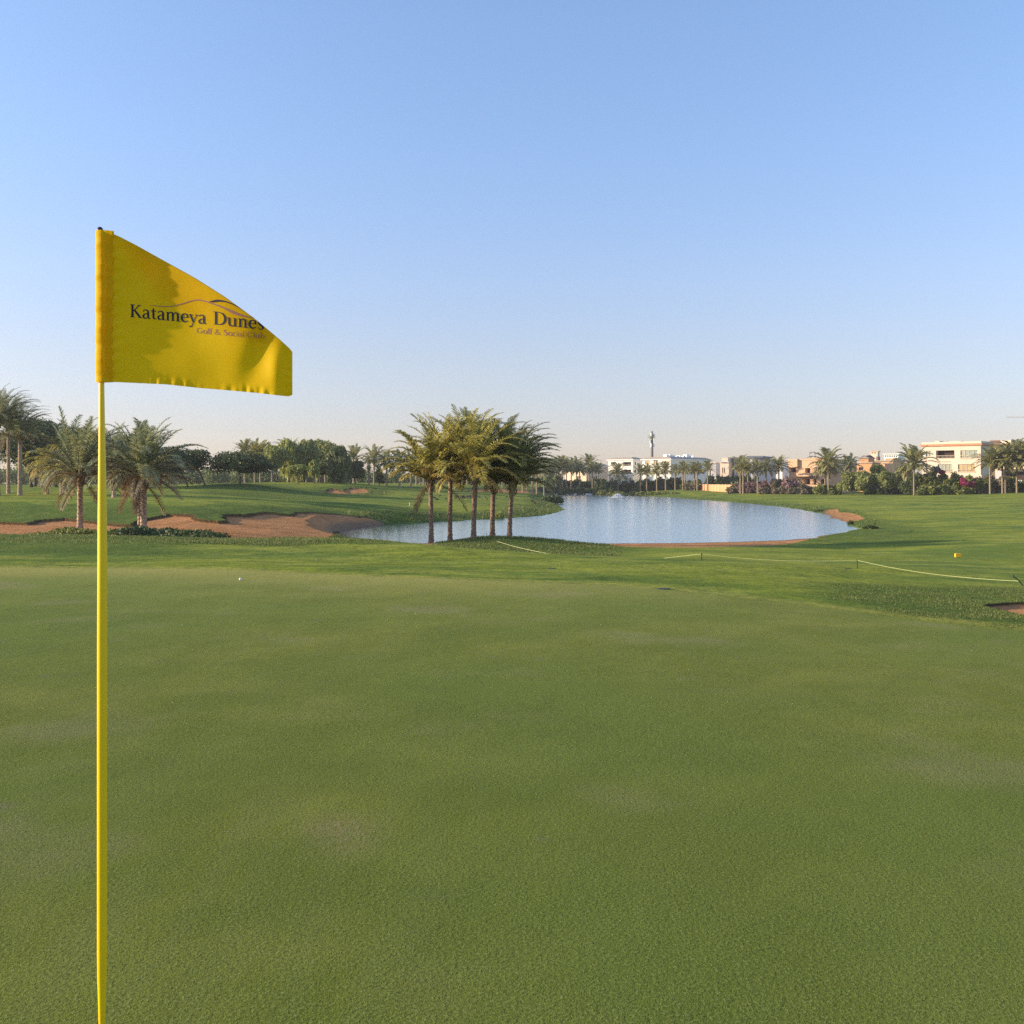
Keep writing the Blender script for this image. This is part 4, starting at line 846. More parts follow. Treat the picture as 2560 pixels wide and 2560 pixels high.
# far tower crane jib at the right edge
Y = 700; root = empty('tower_crane', (X(2600, Y), Y, 0), 'very distant pale red tower crane jib at the right edge', 'crane'); M['crane'] = simple('crane_red', (.85, .62, .58), .6, .05)
zj = Zv(1044, Y); mb = MB(); L0 = X(2516, Y)-X(2600, Y)
for dz, dy in ((0, 0), (.0, 1.0), (1.1, .5)): mb.tube([(L0, dy, zj+dz*.6), (6, dy, zj+dz)], .09, 5)
for i in range(22):
    a = L0+i*(-L0)/22; mb.tube([(a, 0, zj), (a+.5, .5, zj+.9), (a+1, 1, zj)], .045, 4)
mb.build('jib', M['crane'], root); mb = MB()
for dx, dy in ((-.7, -.2), (.7, -.2), (-.7, 1.2), (.7, 1.2)): mb.tube([(dx, dy, 0), (dx, dy, zj+3)], .16, 5)
for i in range(24): z_ = i*zj/24; mb.tube([(-.7, -.2, z_), (.7, -.2, z_+1.6)], .08, 4)
mb.build('mast', M['crane'], root)

# ---------------------------------------------------------------- hedges, shrubs and beds
def bushline(name, label, cat, u0, u1, Y0, Y1_, vt0, vt1, thick, n, mt, seed, group=None, size=.3, bumps=.25, vb=None):
    rs = np.random.RandomState(seed); cl = []; k = max(3, int(abs(X(u1, Y1_)-X(u0, Y0))/1.1)); x0 = X((u0+u1)/2, (Y0+Y1_)/2); yc = (Y0+Y1_)/2; zc = zt(x0, yc)
    for i in range(k+1):
        t = i/k; u = u0+(u1-u0)*t; Y = Y0+(Y1_-Y0)*t; x = X(u, Y); zb = zt(x, Y)-.1; top = Zv(vt0+(vt1-vt0)*t, Y)
        h = max(.3, (top-zb)*(1+bumps*rs.uniform(-1, .4))); 
        for q in range(2): cl.append((x-x0+rs.uniform(-.5, .5), Y-yc+rs.uniform(-.5, .5)*thick, zb-zc+h*(.3+.28*q), rs.uniform(.8, 1.25), thick*.5, h*.40))
    return bush(name, label, cat, cl, (x0, yc, zc), n, size, mt, seed, group)
GS = 'shrubs in front of the villas'
bushline('hedge', 'dark clipped hedge above the orange wall', 'hedge', 1770, 1890, 302, 290, 1188, 1188, 2.5, 9000, M['hedge'], 401, bumps=.05)
for a in [('tan brown shrub at the right end of the orange wall', 1826, 1850, 268, 268, 1211, 1204, 2.5, 2500, 'bushdry', 402),
          ('mauve bougainvillea behind the trio of palms', 1856, 1892, 266, 268, 1203, 1200, 3, 4500, 'bougain', 403),
          ('widest mauve bougainvillea with brown lower leaves', 1892, 1945, 264, 264, 1203, 1198, 3, 6500, 'bougain', 404),
          ('brownish bougainvillea left of the peach villa porch', 1940, 1975, 262, 258, 1199, 1196, 3, 5000, 'bushdry', 405),
          ('grey purple bougainvillea covering the foot of the peach villa', 1972, 2006, 254, 254, 1196, 1204, 3, 5000, 'bougain', 406),
          ('low dark shrub left of the peach garden wall', 2000, 2026, 250, 250, 1208, 1222, 2, 2500, 'bushdry', 407),
          ('green shrub at the foot of the two palms before the peach villa', 2044, 2090, 246, 244, 1214, 1206, 2.5, 4500, 'bush', 408),
          ('low brown hedge along the fairway edge left of the round bushes', 1905, 2010, 252, 248, 1216, 1218, 1.6, 4500, 'bushdry', 409)]:
    bushline('flowering_shrub' if 'bougain' in a[0] else 'shrub', a[0], 'shrub', *a[1:9], M[a[9]], a[10], GS)
tree('round_shrub_tree', 'round olive green bush tree right of the peach villa', 'tree', 2128, 240, 1180, 'r', 410, 66, GS, None, 2130, M['olive'], 6000, clear=.12)
tree('round_shrub_tree', 'brownish round bush tree second right of the peach villa', 'tree', 2160, 236, 1176, 'r', 411, 60, GS, None, 2160, M['olive'], 6000, clear=.08)
tree('round_shrub_tree', 'taller tan green tree behind the round bushes', 'tree', 2196, 246, 1160, 'r', 412, 62, GS, None, 2198, M['willow'], 6500, clear=.2)
tree('round_shrub_tree', 'round bush tree with short trunk nearest the big palm', 'tree', 2218, 234, 1178, 'r', 413, 58, GS, None, 2216, M['olive'], 5500, clear=.22)
tree('broadleaf_tree', 'very dark tree behind the large palm at the cream villa', 'tree', 2254, 250, 1164, 'r', 414, 70, GS, None, 2258, M['dark'], 6500, clear=.0)
for a in [('dark shrub under the large palm at the cream villa', 2262, 2318, 228, 226, 1188, 1184, 4, 7000, 'dark', 415), ('low dark hedge behind the round bushes', 2170, 2265, 246, 240, 1206, 1204, 2, 7000, 'hedge', 416),
          ('tall purple green bougainvillea left below the cream villa', 2306, 2352, 224, 222, 1174, 1180, 3, 7000, 'bush', 417), ('big green shrub in the middle below the cream villa', 2340, 2400, 221, 219, 1188, 1184, 3.5, 8000, 'bush', 418),
          ('green shrub with rust tips right below the cream villa', 2392, 2452, 219, 217, 1194, 1186, 3.5, 8000, 'bush', 419), ('brownish green shrub between the cream and the brown villa', 2446, 2510, 217, 216, 1186, 1186, 3.5, 8000, 'bushdry', 420),
          ('grey green shrub at the right picture edge', 2505, 2620, 217, 213, 1192, 1186, 3.5, 9000, 'bush', 421), ('low bright green shrub along the grass below the cream villa', 2300, 2420, 216, 214, 1213, 1214, 1.6, 6000, 'bush', 422)]:
    bushline('flowering_shrub' if 'bougain' in a[0] else 'shrub', a[0], 'shrub', *a[1:9], M[a[9]], a[10], GS)
for u, v_, Y, wpx, hpx, lb, sd_ in [(2347, 1181, 222, 12, 10, 'small bright pink flower cluster left below the cream villa', 423), (2410, 1206, 215.5, 38, 18, 'large pink flower mass right below the cream villa', 424), (2330, 1174, 223, 30, 12, 'dusky pink flower mass at the top of the left bougainvillea', 425)]:
    r = wpx/F*Y/2; rs = np.random.RandomState(sd_)
    cl = [(rs.uniform(-.7, .7)*r, rs.uniform(-.5, .3), rs.uniform(-.5, .5)*hpx/F*Y, r*.35, .7, r*.28) for _ in range(9)]
    bush('flower_cluster', lb, 'flowers', cl, (X(u, Y), Y-1.4, Zv(v_, Y)), 1300 if sd_ != 425 else 900, .17, M['pink'] if sd_ != 425 else M['bougain'], sd_, 'pink flower masses below the cream villa')
# far shore planting
GQ = 'shrubs along the far shore'
for a in [('dark purple bush standing alone at the water of the far shore', 1494, 1524, 316, 316, 1196, 1198, 3.5, 5000, 'hedge', 431), ('dark hedge at the porch of the white three storey house', 1522, 1606, 324, 322, 1203, 1201, 4, 9000, 'hedge', 432),
          ('dark hedge below the long white house', 1598, 1690, 324, 318, 1196, 1195, 3, 8000, 'hedge', 433), ('mixed shrubs below the grey roofed half of the long house', 1684, 1750, 322, 308, 1194, 1200, 3, 7000, 'mid', 434),
          ('reddish brown shrub beside the start of the orange wall', 1714, 1744, 300, 298, 1208, 1208, 2, 2500, 'bushdry', 435), ('low dark shrubs on the bank under the far shore cluster', 1352, 1500, 320, 322, 1214, 1222, 4, 9000, 'hedge', 436),
          ('low green shrub strip on the far bank behind the fountain', 1500, 1690, 314, 282, 1226, 1230, 2, 9000, 'bush', 437), ('dark hedge behind the far shore cluster trunks', 1380, 1500, 342, 342, 1199, 1198, 2.5, 7000, 'hedge', 438)]:
    bushline('hedge' if 'hedge' in a[0] else 'shrub', a[0], 'hedge' if 'hedge' in a[0] else 'shrub', *a[1:9], M[a[9]], a[10], GQ, size=.34)
# beds under the two left palms, bushes at the water
GP = 'low shrub beds under the left palms'
bushline('shrub_bed', 'low dark shrub bed at the foot of the slender palm', 'shrub bed', 140, 246, 53, 54, 1322, 1319, 2.0, 7000, M['bush'], 441, GP, size=.085)
bushline('shrub_bed', 'low shrub bed between the yellow pole and the full crowned palm', 'shrub bed', 272, 352, 52.5, 52, 1322, 1316, 2.2, 7000, M['bush'], 442, GP, size=.085)
bushline('shrub_bed', 'dark dome shaped shrub bed right of the full crowned palm', 'shrub bed', 345, 512, 51.5, 50, 1314, 1326, 3.0, 14000, M['hedge'], 443, GP, size=.085, bumps=.12)
GW = 'plants at the water edge'
def spiky(name, label, u, vb, y0, y1, wpx, hpx, n, mt, seed, Y=None):
    Y = Y or hitz(u, vb, y0, y1, zt); x = X(u, Y); zb = zt(x, Y); rs = np.random.RandomState(seed); Wd = wpx/F*Y/2; H = hpx/F*Y
    a = rs.rand(n)*6.283; r = np.sqrt(rs.rand(n))*Wd; p = np.stack([r*np.cos(a), r*np.sin(a)*.6, np.full(n, -.05)], 1)
    d = nrm(np.stack([rs.normal(0, .35, n), rs.normal(0, .35, n), np.ones(n)], 1)); h = H*rs.uniform(.5, 1.1, (n, 1))*(1-.5*(r/Wd)[:, None]**2); w_ = nrm(np.cross(d, rs.normal(size=(n, 3))))*.03*Y/80
    V_ = np.stack([p-w_, p+w_, p+d*h*.6+w_*.8, p+d*h], 1).reshape(-1, 3); i = np.arange(n)*4
    return tag(obj(name, mesh_np(name, V_, np.stack([i, i+1, i+2, i+3], 1), mt), None, (x, Y, zb)), label, 'plant', GW)
spiky('reed_clump', 'light green reed clump on the bank behind the palm trunks', 1248, 1290, 100, 150, 22, 20, 700, M['willow'], 451, Y=113)
spiky('shore_plant', 'dark spiky plant at the right sand spit', 2127, 1311, 85, 130, 12, 14, 500, M['dark'], 452)
spiky('shore_plant', 'wide dark leafy plant at the right tip of the lake', 2175, 1322, 80, 130, 38, 14, 1500, M['hedge'], 453)
spiky('shore_plant', 'low dark plants left of the right sand spit', 2048, 1283, 110, 160, 26, 8, 700, M['hedge'], 454, Y=136)
bush('shore_bush', 'small rounded bush at the water by the peninsula tip', 'shrub', [(-.8, 0, .5, 1.2, 1, .7), (.5, 0, .5, 1.4, 1, .8), (1.4, 0, .35, .8, .8, .5)], (X(1380, 188), 188, zt(X(1380, 188), 188)), 1500, .18, M['hedge'], 455, GW)
o = spiky('shore_plant', 'long low dark weeds along the near shore sand end', 2075, 1341, 70, 100, 62, 5, 1200, M['hedge'], 456, Y=79.5)

# ---------------------------------------------------------------- tufts of longer grass (one sheet of uncountable blades)
rs = np.random.RandomState(12)
def tufts(n, ur, yr, hgt, wd, cond=None):
    u = rs.uniform(*ur, n); Y = np.exp(rs.uniform(math.log(yr[0]), math.log(yr[1]), n)); x = X(u, Y); r = masks(x, Y)
    eg = np.clip((u-ur[0])/90, 0, 1)*np.clip((ur[1]-u)/90, 0, 1)
    keep = (rs.rand(n) < eg*np.clip(r[4]*1.3, 0, 1)**2) & (r[3] < .2) & (r[6] > .02) & (vnoise(x/.7, Y/.7)+.6*vnoise(x/2.3, Y/2.3) > rs.uniform(-.35, .2, n))
    x, Y, z_ = x[keep], Y[keep], r[0][keep]; n = len(x); p = np.stack([x, Y, z_-.01], 1)
    d = nrm(np.stack([rs.normal(0, 1.1, n), rs.normal(0, .6, n), np.ones(n)], 1)); h = hgt*rs.uniform(.4, 1.3, (n, 1)); w_ = nrm(np.cross(d, rs.normal(size=(n, 3))))*wd*rs.uniform(.6, 1.3, (n, 1))
    return np.stack([p-w_, p+w_, p+d*h], 1).reshape(-1, 3)
VT = np.vstack([tufts(80000, (1950, 2640), (11, 21), .038, .006), tufts(30000, (-60, 1060), (34, 47), .075, .014), tufts(36000, (380, 1000), (34, 44), .085, .018), tufts(50000, (1030, 1560), (36, 66), .12, .02),
                tufts(60000, (860, 1420), (96, 190), .28, .05), tufts(30000, (1380, 2200), (84, 330), .3, .07)])
M['blade'] = foliage('grass_blades', (.060, .105, .016), (.26, .27, .080), None, .4, .6)
i = np.arange(len(VT)//3)*3
tag(obj('grass', mesh_np('grass', VT, np.stack([i, i+1, i+2], 1), M['blade'])), 'longer tufted rough grass on banks and around bunkers', 'grass', kind='stuff')

# ---------------------------------------------------------------- small things out on the course
M['rope'] = simple('rope_pale', (.46, .47, .20), .7, .1, 30)
M['stake'] = simple('stake_dark', (.035, .040, .030), .6, .2, 8)
def rope(label, pts, sag, stakes, rad=.0058):
    allp = []
    for (a, b2), sg in zip(zip(pts[:-1], pts[1:]), sag):
        a = np.array(a); b2 = np.array(b2)
        for i in range(14): t = i/14; p = a+(b2-a)*t; p[2] -= sg*4*t*(1-t); allp.append(p)
    allp.append(np.array(pts[-1])); mb = MB(); mb.tube(allp, rad, 6)
    o = mb.build('rope', M['rope'], None, allp[0]); o.location = allp[0]; tag(o, label, 'rope', 'barrier ropes'); return o
def q3(u, v_, Y): return (X(u, Y), Y, Zv(v_, Y))
Yr = [34, 31.5, 29.5, 21.5]
rope('long pale rope sagging between low stakes in front of the lake', [q3(1640, 1397.5, Yr[0]), q3(1754, 1385, Yr[1]), q3(2143, 1400.5, Yr[2]), q3(2546, 1452.5, Yr[3])], [.0, .10, .10], None)
rope('short pale rope running down the mound right of the palms', [q3(1217, 1343.5, 59), q3(1432, 1393.5, 34)], [.12], None, .010)
def stake(label, u, vt_, Y, lean=0):
    x = X(u, Y); zb = zt(x, Y); h = max(.2, Zv(vt_, Y)-zb); mb = MB(); mb.tube([(-lean, 0, -.1), (0, 0, h*.6), (lean*.6, 0, h)], [.013, .013, .011], 6); mb.tube([(lean*.6, 0, h-.03), (lean*.6+.001, 0, h+.02)], [.02, .02], 6)
    o = mb.build('rope_stake', M['stake'], None); o.location = (x, Y, zb); tag(o, label, 'stake', 'rope stakes'); return o
stake('dark rope stake at the rope high point in front of the lake', 1754, 1385, Yr[1]); stake('dark rope stake in the middle of the long rope', 2143, 1400, Yr[2])
o = stake('leaning dark rope stake at the right picture edge', 2546, 1452, Yr[3], -.18); stake('dark rope stake beside the fourth near palm', 1217, 1343, 59)
# yellow tee marker
Y = hitz(2395, 1395, 34, 60, zt); M['yblock'] = simple('yellow_paint', (.90, .50, .02), .4, .03)
root = empty('tee_marker', (X(2395, Y), Y, zt(X(2395, Y), Y)), 'small bright yellow marker block on the fairway at right', 'marker'); s_ = Y/F
import bmesh
def bevbox(name, sx, sy, sz, m, parent, loc, bev=.01):
    bm = bmesh.new(); bmesh.ops.create_cube(bm, size=1); bmesh.ops.scale(bm, vec=(sx, sy, sz), verts=bm.verts); bmesh.ops.bevel(bm, geom=bm.edges[:], offset=bev, segments=2, affect='EDGES')
    me = bpy.data.meshes.new(name); bm.to_mesh(me); bm.free(); me.materials.append(m); return obj(name, me, parent, loc)
bevbox('body', 15*s_, .14, 9*s_, M['yblock'], root, (0, 0, 5.5*s_+.02)); mb = MB(); mb.tube([(-.06, 0, -.05), (-.06, 0, .06)], .01, 6); mb.build('spike', M['stake'], root); mb = MB(); mb.tube([(.06, 0, -.05), (.06, 0, .06)], .01, 6); mb.build('spike', M['stake'], root)
# sprinkler covers let into the turf
for u, v_, y0, lb in [(1660, 1473, 12, 'dark sprinkler cover on the edge of the green'), (1380, 1421.5, 18, 'dark sprinkler cover on the slope below the green'), (2120, 1422, 20, 'dark sprinkler cover left of the middle rope stake')]:
    Y = hitz(u, v_, y0, 60, zt); x = X(u, Y); mb = MB(); mb.lathe([(.0, -.03), (.09, -.03), (.10, .004), (.085, .008), (.04, .005), (.0, .005)], seg=20); o = mb.build('sprinkler_cover', M['stake'], None); o.location = (x, Y, zt(x, Y)+.004); tag(o, lb, 'sprinkler', 'sprinkler covers')
# golf balls
M['ball'] = simple('golf_ball', (.82, .82, .80), .3, .02)
for u, v_, y0, lb in [(601, 1451, 12, 'white golf ball on the far edge of the green right of the pole'), (790, 1402, 20, 'white scrap lying on the slope beyond the green')]:
    Y = hitz(u, v_, y0, 60, zt); x = X(u, Y); bm = bmesh.new(); bmesh.ops.create_icosphere(bm, subdivisions=3, radius=.0215); me = bpy.data.meshes.new('golf_ball'); bm.to_mesh(me); bm.free(); me.materials.append(M['ball'])
    o = obj('golf_ball', me, None, (x, Y, zt(x, Y)+.019)); tag(o, lb, 'golf ball' if u < 700 else 'litter')
    if u > 700: o.name = 'paper_scrap'; o.scale = (.9, .5, .3)
# white bank marker on the left peninsula
Y = 122; x = X(1024, Y); mb = MB(); mb.tube([(0, 0, 0), (0, 0, .42)], [.035, .03], 8); mb.tube([(0, 0, .36), (0, 0, .42)], [.05, .04], 8); o = mb.build('white_post', M['whitep'], None); o.location = (x, Y, zt(x, Y)); tag(o, 'short white post on the bank left of the five palms', 'post')
# flock of birds feeding on the fairway
M['bird'] = simple('bird_dark', (.035, .032, .030), .7, .2, 20)
def bird_mesh():
    mb = MB()
    mb.tube([(-.30, 0, .20), (-.22, 0, .215), (-.10, 0, .24), (.02, 0, .26), (.12, 0, .27), (.17, 0, .31), (.20, 0, .37), (.24, 0, .385), (.30, 0, .36), (.36, 0, .32)], [.012, .045, .085, .095, .065, .032, .028, .038, .014, .005], 8)
    mb.tube([(.0, .03, .2), (.01, .03, .1), (-.01, .03, 0), (.05, .03, .0)], .009, 5); mb.tube([(.03, -.03, .2), (.05, -.03, .1), (.03, -.03, 0), (.09, -.03, .0)], .009, 5)
    return mb
b0 = bird_mesh().build('bird', M['bird'], None); rs = np.random.RandomState(5)
spots = [(1087+rs.uniform(-5, 5), 1248), (1099, 1243), (1092, 1253), (1115, 1250)]+[(rs.uniform(1132, 1178), rs.uniform(1243, 1250)) for _ in range(22)]+[(1192, 1246), (1198, 1247), (1205, 1250), (1214, 1247), (1219, 1251), (1240, 1250), (1267, 1246), (1275, 1243), (1331, 1256), (1338, 1262)]
for i, (u, v_) in enumerate(spots):
    o = b0 if i == 0 else b0.copy()
    if i: C.objects.link(o)
    Y = hitz(u, v_, 115, 230, zt); x = X(u, Y); o.location = (x, Y, zt(x, Y)); o.rotation_euler = (0, 0, rs.uniform(0, 6.28)); o.scale = (rs.uniform(.85, 1.2),)*3
    far_ = {0: 'leftmost dark bird, alone on the grass left of the flock', 1: 'lone dark bird higher up left of the flock', 2: 'lone dark bird lowest on the grass left of the flock', 3: 'dark bird just left of the second near trunk', len(spots)-1: 'rightmost dark bird, low on the peninsula', len(spots)-2: 'dark bird second from the right on the peninsula', len(spots)-3: 'dark bird just right of the fourth near trunk', len(spots)-4: 'dark bird between the fourth and fifth near trunks'}
    tag(o, far_.get(i, 'small dark bird of the flock feeding on the grass behind the near palms'), 'bird', 'flock of dark birds on the far fairway')
# white edging stones of the far shore
for k, (u, wpx) in enumerate([(1382, 10), (1392, 7), (1401, 12), (1417, 9), (1428, 5), (1437, 9), (1450, 16), (1470, 18), (1489, 12)]):
    Y = 322; x = X(u, Y); o = bevbox('edging_stone', wpx/F*Y, .5, .55, M['whitep'], None, (x, Y-3.5, WZ+.12), .06); tag(o, '%s white edging stone from the left at the water of the far shore' % ['first', 'second', 'third', 'fourth', 'fifth', 'sixth', 'seventh', 'eighth', 'ninth'][k], 'stone', 'white edging stones on the far shore')
# fountain in the lake
Y = 272; x = X(1545, Y); root = empty('fountain', (x, Y, WZ), 'low white fountain spray in the far part of the lake', 'fountain'); M['foam'] = simple('white_water', (.85, .87, .9), .3, .03)
rs = np.random.RandomState(8); n = 900; a = rs.rand(n)*6.283; t = rs.rand(n); R0 = rs.uniform(.5, 1.7, n); x_ = R0*t*np.cos(a); y_ = R0*t*np.sin(a); z_ = 4*.8*t*(1-t)*(1.25-.5*R0/1.7)+.02
V_ = np.stack([x_, y_, z_], 1); s3 = .05; tri = np.array([[1, 0, -.6], [-.5, .87, -.6], [-.5, -.87, -.6], [0, 0, 1.2]])*s3
Vd = (V_[:, None]+tri[None]*rs.uniform(.5, 1.6, (n, 1, 1))).reshape(-1, 3); i = np.arange(n)[:, None]*4
Fd = np.vstack([i+np.array(f) for f in ((0, 1, 3), (1, 2, 3), (2, 0, 3), (0, 2, 1))]); obj('spray', mesh_np('spray', Vd, Fd, M['foam']), root)
mb = MB(); mb.lathe([(.0, .0), (1.9, .0), (1.9, .03), (.3, .06), (.0, .08)], seg=24); mb.build('foam_ring', M['foam'], root); mb = MB(); mb.lathe([(.0, -.3), (.25, -.3), (.22, .12), (.06, .2), (.0, .2)], seg=12); mb.build('nozzle', M['steel'], root)

# ---------------------------------------------------------------- the flagstick
YF = 2.83
M['pole'] = simple('flagstick_yellow', (.95, .63, .008), .35, .03, 6, spec=.5)
M['tip'] = simple('tip_dark', (.03, .02, .05), .4, .1, 8)
root = empty('flagstick', (X(255, YF), YF, 0.0), 'yellow golf flagstick with a printed yellow flag in the foreground', 'golf flag')
ox = X(255, YF)
def pw(u, v_, Y=YF): return np.array((X(u, Y), Y, Zv(v_, Y)))
pts = [(254.8, 2700, 6.5), (254.8, 2560, 7.8), (254.8, 2500, 9.2), (255, 2440, 11.2), (255, 2380, 11.7), (255.2, 1900, 11.9), (255.5, 1600, 12.0), (256, 1400, 11.6), (255.8, 1300, 11.0), (255.3, 1180, 9.4), (254.6, 1060, 7.4), (254.0, 950, 6.2), (252, 760, 6.0), (250, 578, 6.0)]
mb = MB(); mb.tube([pw(u, v_)-np.array((ox, YF, 0)) for u, v_, r in pts], [r/F*YF for u, v_, r in pts], 24, True)
mb.build('pole', M['pole'], root, smooth=True)
mb = MB(); r_ = 1/F*YF; cz = Zv(574, YF); cxp = X(250, YF)-ox
mb.lathe([(.1*r_, cz+7*r_), (4*r_, cz+6*r_), (6.8*r_, cz+2.5*r_), (7.2*r_, cz-1*r_), (7.2*r_, cz-9*r_), (6.2*r_, cz-9.5*r_)][::-1], cxp, 0, 20); mb.build('tip_cap', M['tip'], root, smooth=True)
# cloth
TOPX = [262, 284, 300, 337, 416, 488, 561, 634, 701, 724, 731]; TOPV = [580, 585, 592, 611, 655, 695, 741, 794, 850, 871, 880]
BOTX = [262, 284, 416, 499, 560, 639, 700, 722, 731]; BOTV = [956.5, 955, 961, 970, 975, 982, 989, 991, 987]
def flagY(u, v_):
    s = (u-262)/470.0; t = (v_-580)/400.0
    y = -.034*s+.016*np.sin(s*5.2+.3)*s+.007*np.sin((s*9-t*4.0)+.6)*np.clip(s*2, 0, 1)
    y += .013*np.exp(-(((u-645+.35*(v_-900))/34)**2+((v_-890)/80)**2))
    y -= .009*np.exp(-(((u-690)/22)**2+((v_-930)/60)**2))
    y += .006*np.exp(-(((u-380+.8*(v_-650))/55)**2))*np.clip((760-v_)/150, 0, 1)
    y -= .009*np.exp(-(((u-480-.3*(v_-900))/70)**2+((v_-905)/60)**2))
    y += .0022*(np.sin(u*.19+v_*.05)+.8*np.sin(u*.31+1.3*np.sin(u*.05)))*(.5+.5*np.sin(u*.031+1))*np.exp(-((v_-np.interp(u, BOTX, BOTV))/13)**2)
    y += .0022*np.sin(v_*.22+u*.03)*np.exp(-((u-288)/14)**2)
    y += .0030*np.sin(v_*.30)*np.exp(-((u-722)/10)**2)*sstep(900, 930, v_)
    return YF-.004+y*1.0
nu, nv = 140, 90; uu = np.linspace(262, 731, nu); Vf = []
for u in uu:
    t0, t1 = np.interp(u, TOPX, TOPV), np.interp(u, BOTX, BOTV)
    for k in range(nv):
        v_ = t0+(t1-t0)*k/(nv-1); y = flagY(u, v_); Vf.append((X(u, y)-ox, y-YF, Zv(v_, y)))
I = np.arange(nu*nv).reshape(nu, nv); Ff = np.stack([I[:-1, :-1], I[:-1, 1:], I[1:, 1:], I[1:, :-1]], -1).reshape(-1, 4)
# the folded-back corner hangs behind the sloping edge
nb = len(Vf); kf = 26
for a_i, u in enumerate(uu):
    t0 = np.interp(u, TOPX, TOPV); dep = 95*math.sin(math.pi*min(1, max(0, (u-300)/400)))**.7 if u > 300 else 3
    for k in range(kf):
        q = k/(kf-1); v_ = t0+dep*q; y = flagY(u, v_)+.004+.020*math.sin(math.pi*min(1, q*.6+.0)); Vf.append((X(u, y)-ox, y-YF, Zv(v_, y)))
J = nb+np.arange(nu*kf).reshape(nu, kf); Fb = np.stack([J[:-1, :-1], J[1:, :-1], J[1:, 1:], J[:-1, 1:]], -1).reshape(-1, 4)
Fj = np.stack([I[:-1, 0], I[1:, 0], J[1:, 0], J[:-1, 0]], -1)
cm = mat('flag_cloth'); g = NT(cm); tc = g.n('ShaderNodeTexCoord'); O = tc.outputs['Object']
c_ = mixc(rng(noise(6.0, 3.0), .3, .7), (.86, .53, .004), (.92, .58, .008))
wv_ = g.n('ShaderNodeTexNoise', {'Vector': O, 'Scale': 900.0, 'Detail': 1.0}).outputs[0]; bp = g.n('ShaderNodeBump', {'Strength': .12, 'Distance': .001, 'Height': wv_})
d_ = g.n('ShaderNodeBsdfPrincipled', {'Base Color': c_, 'Roughness': .6, 'Specular IOR Level': .08, 'Normal': bp.outputs[0]})
t_ = g.n('ShaderNodeBsdfTranslucent', {0: c_}); ms = g.n('ShaderNodeMixShader', {0: .36, 1: d_.outputs[0], 2: t_.outputs[0]}); g.n('ShaderNodeOutputMaterial', {0: ms.outputs[0]})
cloth = obj('flag_cloth', mesh_np('flag_cloth', np.array(Vf), [Ff, Fb, Fj], cm, smooth=True), root)
# hem lines of stitching and the sleeve round the pole
Vs = []; ns = 70; m_ = 28
for k in range(ns):
    v_ = 578+(955.5-578)*k/(ns-1)
    cu = 262.5+.6*math.sin(k*.5); hw = 22.5+.5*math.sin(k*.9+1); th_ = 7.8+.9*math.sin(k*.45)+.5*math.sin(k*1.3)
    for j in range(m_):
        a = 2*math.pi*j/m_; bulge = 1.0+(.42 if math.cos(a) < 0 else -.25*math.cos(a))
        y = YF-.002+math.sin(a)*th_*bulge/F*YF*1.15; Vs.append((X(cu+math.cos(a)*hw, YF)-ox, y-YF, Zv(v_, YF)))
I = np.arange(ns*m_).reshape(ns, m_); J = np.roll(I, -1, 1)
obj('flag_sleeve', mesh_np('flag_sleeve', np.array(Vs), np.stack([I[:-1], I[1:], J[1:], J[:-1]], -1).reshape(-1, 4), cm, smooth=True), root)
